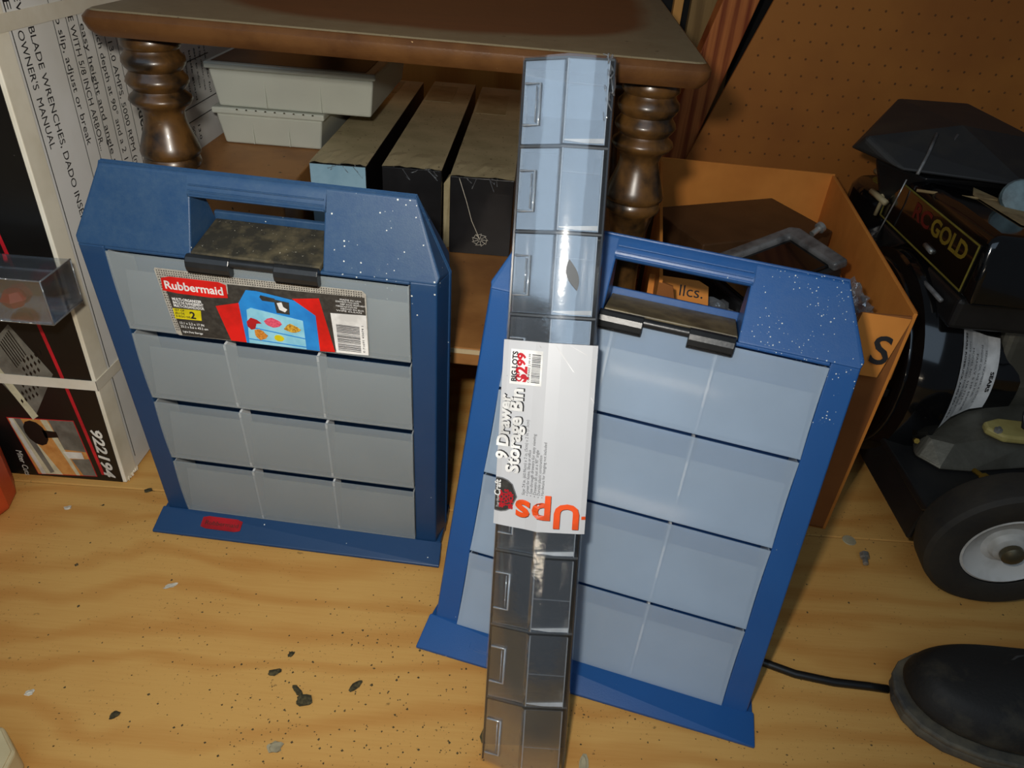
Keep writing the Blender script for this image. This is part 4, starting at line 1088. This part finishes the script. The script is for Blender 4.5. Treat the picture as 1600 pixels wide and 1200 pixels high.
# alloy crankcase and gasket plate
bm = B(); hull(bm, [(.600, .80, .10), (.600, .98, .10), (.600, .785, .17), (.600, .80, .262), (.600, .98, .262), (.80, .78, .10), (.80, .98, .10), (.80, .77, .19), (.80, .80, .262), (.80, .98, .262)])
cc = part('crankcase', bm, 'cast_alloy', en, .012, seg=4)
bm = B(); hull(bm, [(.500, .716, .102), (.522, .690, .102), (.560, .690, .102), (.60, .72, .102), (.70, .72, .102), (.70, .82, .102), (.53, .80, .102), (.515, .728, .125), (.54, .712, .128), (.585, .735, .140), (.70, .745, .150), (.70, .82, .150), (.54, .80, .132)])
bs = part('engine_base', bm, 'cast_alloy', en, .006, seg=3)
bm = B(); box(bm, .515, .600, .715, .80, .101, .118); part('base_lug', bm, 'cast_alloy', bs, .006)
gp = [(.575, .7215), (.590, .7060), (.640, .7040), (.670, .716), (.675, .740), (.60, .745), (.578, .735)]
bm = B(); prism(bm, gp, .140, .150); gk = part('gasket_plate', bm, 'gasket', bs, .003)
for x, y in ((.585, .716), (.6235, .712), (.658, .728)):
    bm = B(); lathe(bm, (x, y, .149), (0, 0, 1), [(0, .0048), (.004, .0048)], 6); lathe(bm, (x, y, .153), (0, 0, 1), [(0, .002), (.003, .0018)], 8); part('bolt', bm, 'steel', gk)
bm = B(); tube(bm, [(.66, .760, .215), (.632, .742, .195), (.612, .726, .172), (.611, .716, .158), (.6235, .712, .153)], .0016, 6); part('thin_wire', bm, 'cord_black', en, smooth=True)
bm = B(); lathe(bm, (.553, .680, .116), (.3, -1, .1), [(0, .003), (.012, .003), (.013, .0055), (.018, .0055)], 6); part('drain_bolt', bm, 'brass', bs)
bm = B(); lathe(bm, (.503, .728, .118), (-.3, -1, .5), [(0, .0035), (.007, .0035)], 6); part('shroud_screw', bm, 'brass', bs)
# deck under the engine
bm = B(); hull(bm, [(.479, .745, .090), (.479, .630, .090), (.72, .640, .090), (.85, .660, .090), (.85, .99, .090), (.479, .99, .090),
                    (.479, .745, .1005), (.479, .617, .1005), (.72, .640, .1005), (.85, .660, .1005), (.85, .99, .1005), (.479, .99, .1005)])
hull(bm, [(.479, .630, .045), (.479, .99, .045), (.483, .630, .095), (.483, .99, .095), (.486, .630, .045), (.488, .99, .095)])
dk = part('deck', bm, 'black_satin', en, .002)
bm = B(); lathe(bm, (.522, .650, .100), (0, 0, 1), [(0, .004), (.002, .0038), (.003, .002)], 10); part('rivet', bm, 'steel', dk, smooth=True)
def wheel(c, n, R, r2, lab, wd=.044):
    n = V(n).normalized(); c = V(c)
    wt = bpy.data.objects.new('wheel', None); C.objects.link(wt); wt.parent = en; wt['label'] = lab
    bm = B(); lathe(bm, c-n*wd, n, [(0, R*.60), (0, R*.90), (.004, R*.97), (.010, R), (wd-.010, R), (wd-.004, R*.985), (wd, R*.93), (wd+.0015, R*.80), (wd-.001, R*.60), (wd-.002, r2*1.02)], 64, cap=False)
    part('tyre', bm, 'rubber', wt, autos=.5)
    bm = B(); lathe(bm, c-n*.004, n, [(-.006, r2*1.03), (.001, r2*1.01), (.002, r2*.96), (-.003, r2*.86), (-.010, r2*.52), (-.008, r2*.40), (-.002, r2*.34), (0, r2*.26), (0, r2*.05)], 48, cap=False)
    part('hub', bm, 'rim_white', wt, autos=.5, label='off-white wheel hub')
    bm = B(); lathe(bm, c-n*.003, n, [(0, r2*.24), (.006, r2*.24), (.009, r2*.18), (.011, r2*.08)], 20); part('axle_cap', bm, 'axle_bronze', wt, autos=.5)
wn = (-.0711, -.9955, -.063)
wheel((.5545, .5722, .0882), wn, .0875, .0497, 'front wheel with black tyre beside the shoe')
wheel((.78, .98, .0882), (.07, .99, 0), .0875, .0497, 'rear wheel hidden beyond the deck')
bm = B(); tube(bm, [(.5545, .575, .088), (.560, .64, .089), (.565, .70, .092)], .007, 10); tube(bm, [(.78, .94, .088), (.77, .90, .092)], .007, 10)
part('axle', bm, 'steel', en, smooth=True)

# ================================================================== shoe, cord, small things on the floor
shn = thing('shoe', 'dusty black shoe with its toe pointing left, lower right on the floor', 'shoe', yawframe(.4035, .4415, 0, -.10))
def loft(bm, secs, n=28, cap=True):
    rings = []
    for fn in secs: rings.append([bm.verts.new(fn(k*6.28318/n)) for k in range(n)])
    for q in range(len(rings)-1):
        for i in range(n): bm.faces.new((rings[q][i], rings[q][(i+1) % n], rings[q+1][(i+1) % n], rings[q+1][i]))
    if cap: bm.faces.new(rings[0][::-1]); bm.faces.new(rings[-1])
def outline(n=56, grow=0):
    """sole outline: toe at x=0, heel at x=.285"""
    st = [(0, 0), (.004, .020), (.014, .034), (.034, .047), (.065, .056), (.100, .0585), (.140, .052), (.180, .043), (.225, .0385), (.260, .036), (.278, .024), (.285, 0)]
    pts = [(x, y) for x, y in st]+[(x, -y*.98) for x, y in st[-2:0:-1]]
    cx = .14
    return [(cx+(x-cx)*(1+grow/.14), y*(1+grow/.055)) for x, y in pts]
bm = B(); prism(bm, outline(grow=.002), .0008, .016); so = part('sole', bm, 'shoe_welt', shn, .005, seg=3)
bm = B(); prism(bm, outline(grow=.0035), .015, .021); part('welt', bm, 'shoe_welt', shn, .002)
bm = B(); rings = []
lev = [(.020, 0.0, 0), (.034, -.0015, .0), (.046, -.006, .02), (.056, -.013, .05), (.062, -.022, .085)]
base = outline()
for z, g_, _ in lev:
    rr = []
    for x, y in outline(grow=g_):
        hgt = 1 if x < .10 else 1+min(1, (x-.10)/.10)*.75
        rr.append(bm.verts.new((x, y, .020+(z-.020)*hgt)))
    rings.append(rr)
n = len(rings[0])
for q in range(len(rings)-1):
    for i in range(n): bm.faces.new((rings[q][i], rings[q][(i+1) % n], rings[q+1][(i+1) % n], rings[q+1][i]))
bm.faces.new(rings[-1]); bm.faces.new(rings[0][::-1])
up_ = part('upper', bm, 'shoe_black', shn, smooth=True)
sb_ = up_.modifiers.new('sub', 'SUBSURF'); sb_.levels = 2; sb_.render_levels = 2
bm = B(); hull(bm, [(.125+.0*k+.055*(1+math.cos(k*.5236)), .022*math.sin(k*.5236), z+.018*(1+math.cos(k*.5236))) for k in range(12) for z in (.070, .074)])
part('tongue', bm, 'shoe_inside', up_)
bm = B(); tube(bm, [(.118+.030*math.cos(t_*.35)*(-1), .030*math.sin(t_*.35), .0655) for t_ in range(-4, 5)], .0015, 6); part('toe_seam', bm, 'shoe_welt', up_, smooth=True)
bm = B(); tube(bm, [(.205, .520, .004), (.25, .487, .0045), (.28, .4735, .0045), (.3120, .462, .0045), (.35, .456, .0045), (.385, .4545, .0045), (.4035, .4530, .0045)], .0042, 10)
o = part('power_cord', bm, 'cord_black', smooth=True); tag(o, 'black rubber cord running from behind the organizer to the shoe', 'cord')
bm = B(); lathe(bm, (.4415, .6215, .0058), (.18, 1, .15), [(0, .0035), (.009, .0035), (.0095, .0058), (.0155, .0058), (.0165, .0045)], 6)
o = part('hex_bolt', bm, 'steel', bev=.0004); tag(o, 'small zinc hex bolt lying on the plywood near the wheel', 'bolt')
bm = B(); lathe(bm, (.4380, .6650, .0003), (0, 0, 1), [(0, .0085), (.0009, .0080)], 18)
o = part('paint_spot', bm, 'grey_fluff'); tag(o, 'pale round paint spot on the floor behind the hex bolt', 'paint')

# left-hand things
oc = thing('orange_carton', 'orange red carton with green print cut by the left edge', 'box')
bm = B(); cpts = [(-.74, .655), (-.605, .652), (-.585, .625), (-.578, .600), (-.586, .575), (-.62, .52), (-.74, .50)]
prism(bm, cpts, .0008, .070); part('carton', bm, 'orange_case', oc, .008, seg=4)
bm = B(); prism(bm, [(-.66, .62), (-.61, .62), (-.605, .59), (-.66, .57)], .0702, .0708); part('green_patch', bm, 'green_print', oc)
tu = thing('storage_tub', 'grey tub at the far left carrying the clear case', 'tub')
bm = B(); hull(bm, [(-1.0, .655, .0008), (-.76, .655, .0008), (-.76, .46, .0008), (-1.0, .46, .0008), (-1.02, .655, .2765), (-.70, .655, .2765), (-.70, .45, .2765), (-1.02, .45, .2765)])
part('tub', bm, 'grey_frame', tu, .004); bm = B(); box(bm, -1.025, -.695, .445, .658, .262, .2768); part('rim', bm, 'grey_frame', tu, .003)
cc_ = thing('clear_case', 'clear plastic case with pink and red contents, sticking in from the left', 'case', Matrix.Translation((-.4363, .58, .277)))
bm = B(); X0 = -.50; t_ = .0012
for a in ((X0, 0, 0, .050, 0, t_), (X0, 0, 0, .050, .045-t_, .045), (X0, 0, 0, t_, 0, .045), (X0, 0, .050-t_, .050, 0, .045), (-t_, 0, 0, .050, 0, .045), (X0, 0, .024, .0252, 0, .045)):
    box(bm, *a)
part('shell', bm, 'clear_plastic', cc_)
bm = B()
for pts in ([(0, 0, 0), (0, 0, .045)], [(0, 0, .045), (X0, 0, .045)], [(0, 0, 0), (X0, 0, 0)], [(0, .05, .045), (0, 0, .045)], [(0, .05, 0), (0, .05, .045)], [(0, .05, 0), (0, 0, 0)], [(0, .05, 0), (X0, .05, 0)]): tube(bm, pts, .0009, 6)
part('edge_rim', bm, 'crinkle_wrap', cc_, smooth=True)
bm = B(); hull(bm, blob3 := [(-.046+.012*math.cos(a)*math.cos(b), .020+.012*math.sin(a)*math.cos(b), .014+.010*math.sin(b)) for a in (0, 1, 2, 3, 4, 5, 6) for b in (-.9, 0, .9)])
part('red_insert', bm, 'sticker_red', cc_)
bm = B(); hull(bm, [(x, y, z) for z in (.0008, .028) for x, y in ((-.60, .20), (-.3835, .20), (-.3840, .2930), (-.3860, .3110), (-.4080, .3300), (-.60, .345))])
bt = thing('beige_box', 'beige plastic box corner poking in at the lower left', 'box')
part('case', bm, 'beige_plastic', bt, .003, seg=3)
bm = B(); hull(bm, [(x, y, z) for z in (.0278, .0292) for x, y in ((-.598, .20), (-.3860, .20), (-.3865, .2920), (-.3885, .3095), (-.4095, .3280), (-.598, .342))])
part('lid', bm, 'beige_plastic', bt, .0005)

# debris on the plywood
def clump(name, x, y, r, mat, lab, cat, ang=0, el=1, seed=0, grp=None, flatz=.35):
    random.seed(seed); bm = B()
    bmesh.ops.create_icosphere(bm, subdivisions=2, radius=1)
    for v_ in bm.verts:
        k = 1+random.uniform(-.28, .28); a, b = v_.co.x*r*el*k, v_.co.y*r*k
        v_.co = V((x+a*math.cos(ang)-b*math.sin(ang), y+a*math.sin(ang)+b*math.cos(ang), max(.0003, (v_.co.z+.8)*r*flatz*k)))
    o = part(name, bm, mat); return tag(o, lab, cat, grp)
clump('dirt_clump', -.1715, .3922, .0068, 'dirt', 'largest dark dirt clump on the floor in front of the organizers', 'dirt', 0, 1.1, 1)
clump('dirt_clump', -.1800, .4010, .0028, 'dirt', 'thin dark smear beside the largest dirt clump', 'dirt', 2.4, 3.0, 2)
clump('dirt_clump', -.1266, .4110, .0034, 'dirt', 'elongated dark seed husk right of the largest dirt clump', 'dirt', .9, 2.0, 3)
clump('dirt_clump', -.2079, .4188, .0038, 'dirt', 'flat dark fleck left of and behind the largest dirt clump', 'dirt', .3, 1.6, 4)
clump('dirt_clump', -.1979, .4399, .0024, 'dirt', 'tiny dark crumb farthest behind the largest dirt clump', 'dirt', .9, 1.5, 5)
clump('dirt_clump', -.3364, .3630, .0034, 'dirt', 'small dark crumb alone on the lower left of the floor', 'dirt', .8, 1.4, 6)
clump('dirt_clump', -.4390, .6519, .0042, 'dirt', 'dark crumb at the torn foot of the white carton', 'dirt', .2, 1.2, 7)
clump('fluff', -.1844, .3452, .0055, 'grey_fluff', 'grey fluff on the floor at the bottom of the view', 'fluff', .2, 1.2, 8)
clump('fluff', -.3496, .5110, .0028, 'white_chip', 'white fibre lying in front of the left organizer', 'fluff', .5, 2.6, 9)
clump('wood_chip', -.4230, .3777, .0030, 'white_chip', 'white chip near the beige box', 'chip', .4, 1.4, 10)
clump('wood_chip', -.5173, .6121, .0030, 'white_chip', 'white chip in front of the black carton face', 'chip', .2, 1.5, 11)
clump('fluff', .005, .3770, .0060, 'dirt', 'dark fluff against the foot of the clear drawer strip', 'fluff', 1.3, 2.0, 12)
clump('dirt_clump', .0915, .352, .0040, 'grey_fluff', 'pale dust lump right of the clear drawer strip', 'dirt', 1.4, 2.4, 13)
random.seed(99); bm = B()
for k in range(900):
    if k % 3: x, y = random.gauss(-.06, .16), random.gauss(.38, .07)
    else: x, y = random.uniform(-.6, .6), random.uniform(.25, .72)
    r = random.uniform(.0004, .0013)*(1.5 if random.random() < .06 else 1)
    vs = [bm.verts.new((x+r*math.cos(a)*random.uniform(.5, 1.4), y+r*math.sin(a)*random.uniform(.5, 1.4), .0002)) for a in (0, 1.57, 3.14, 4.71)]
    tp = bm.verts.new((x, y, r*.8)); 
    for i in range(4): bm.faces.new((vs[i], vs[(i+1) % 4], tp))
o = part('floor_grit', bm, 'chip_grit'); tag(o, 'fine dark grit strewn over the plywood floor', 'grit', kind='stuff')
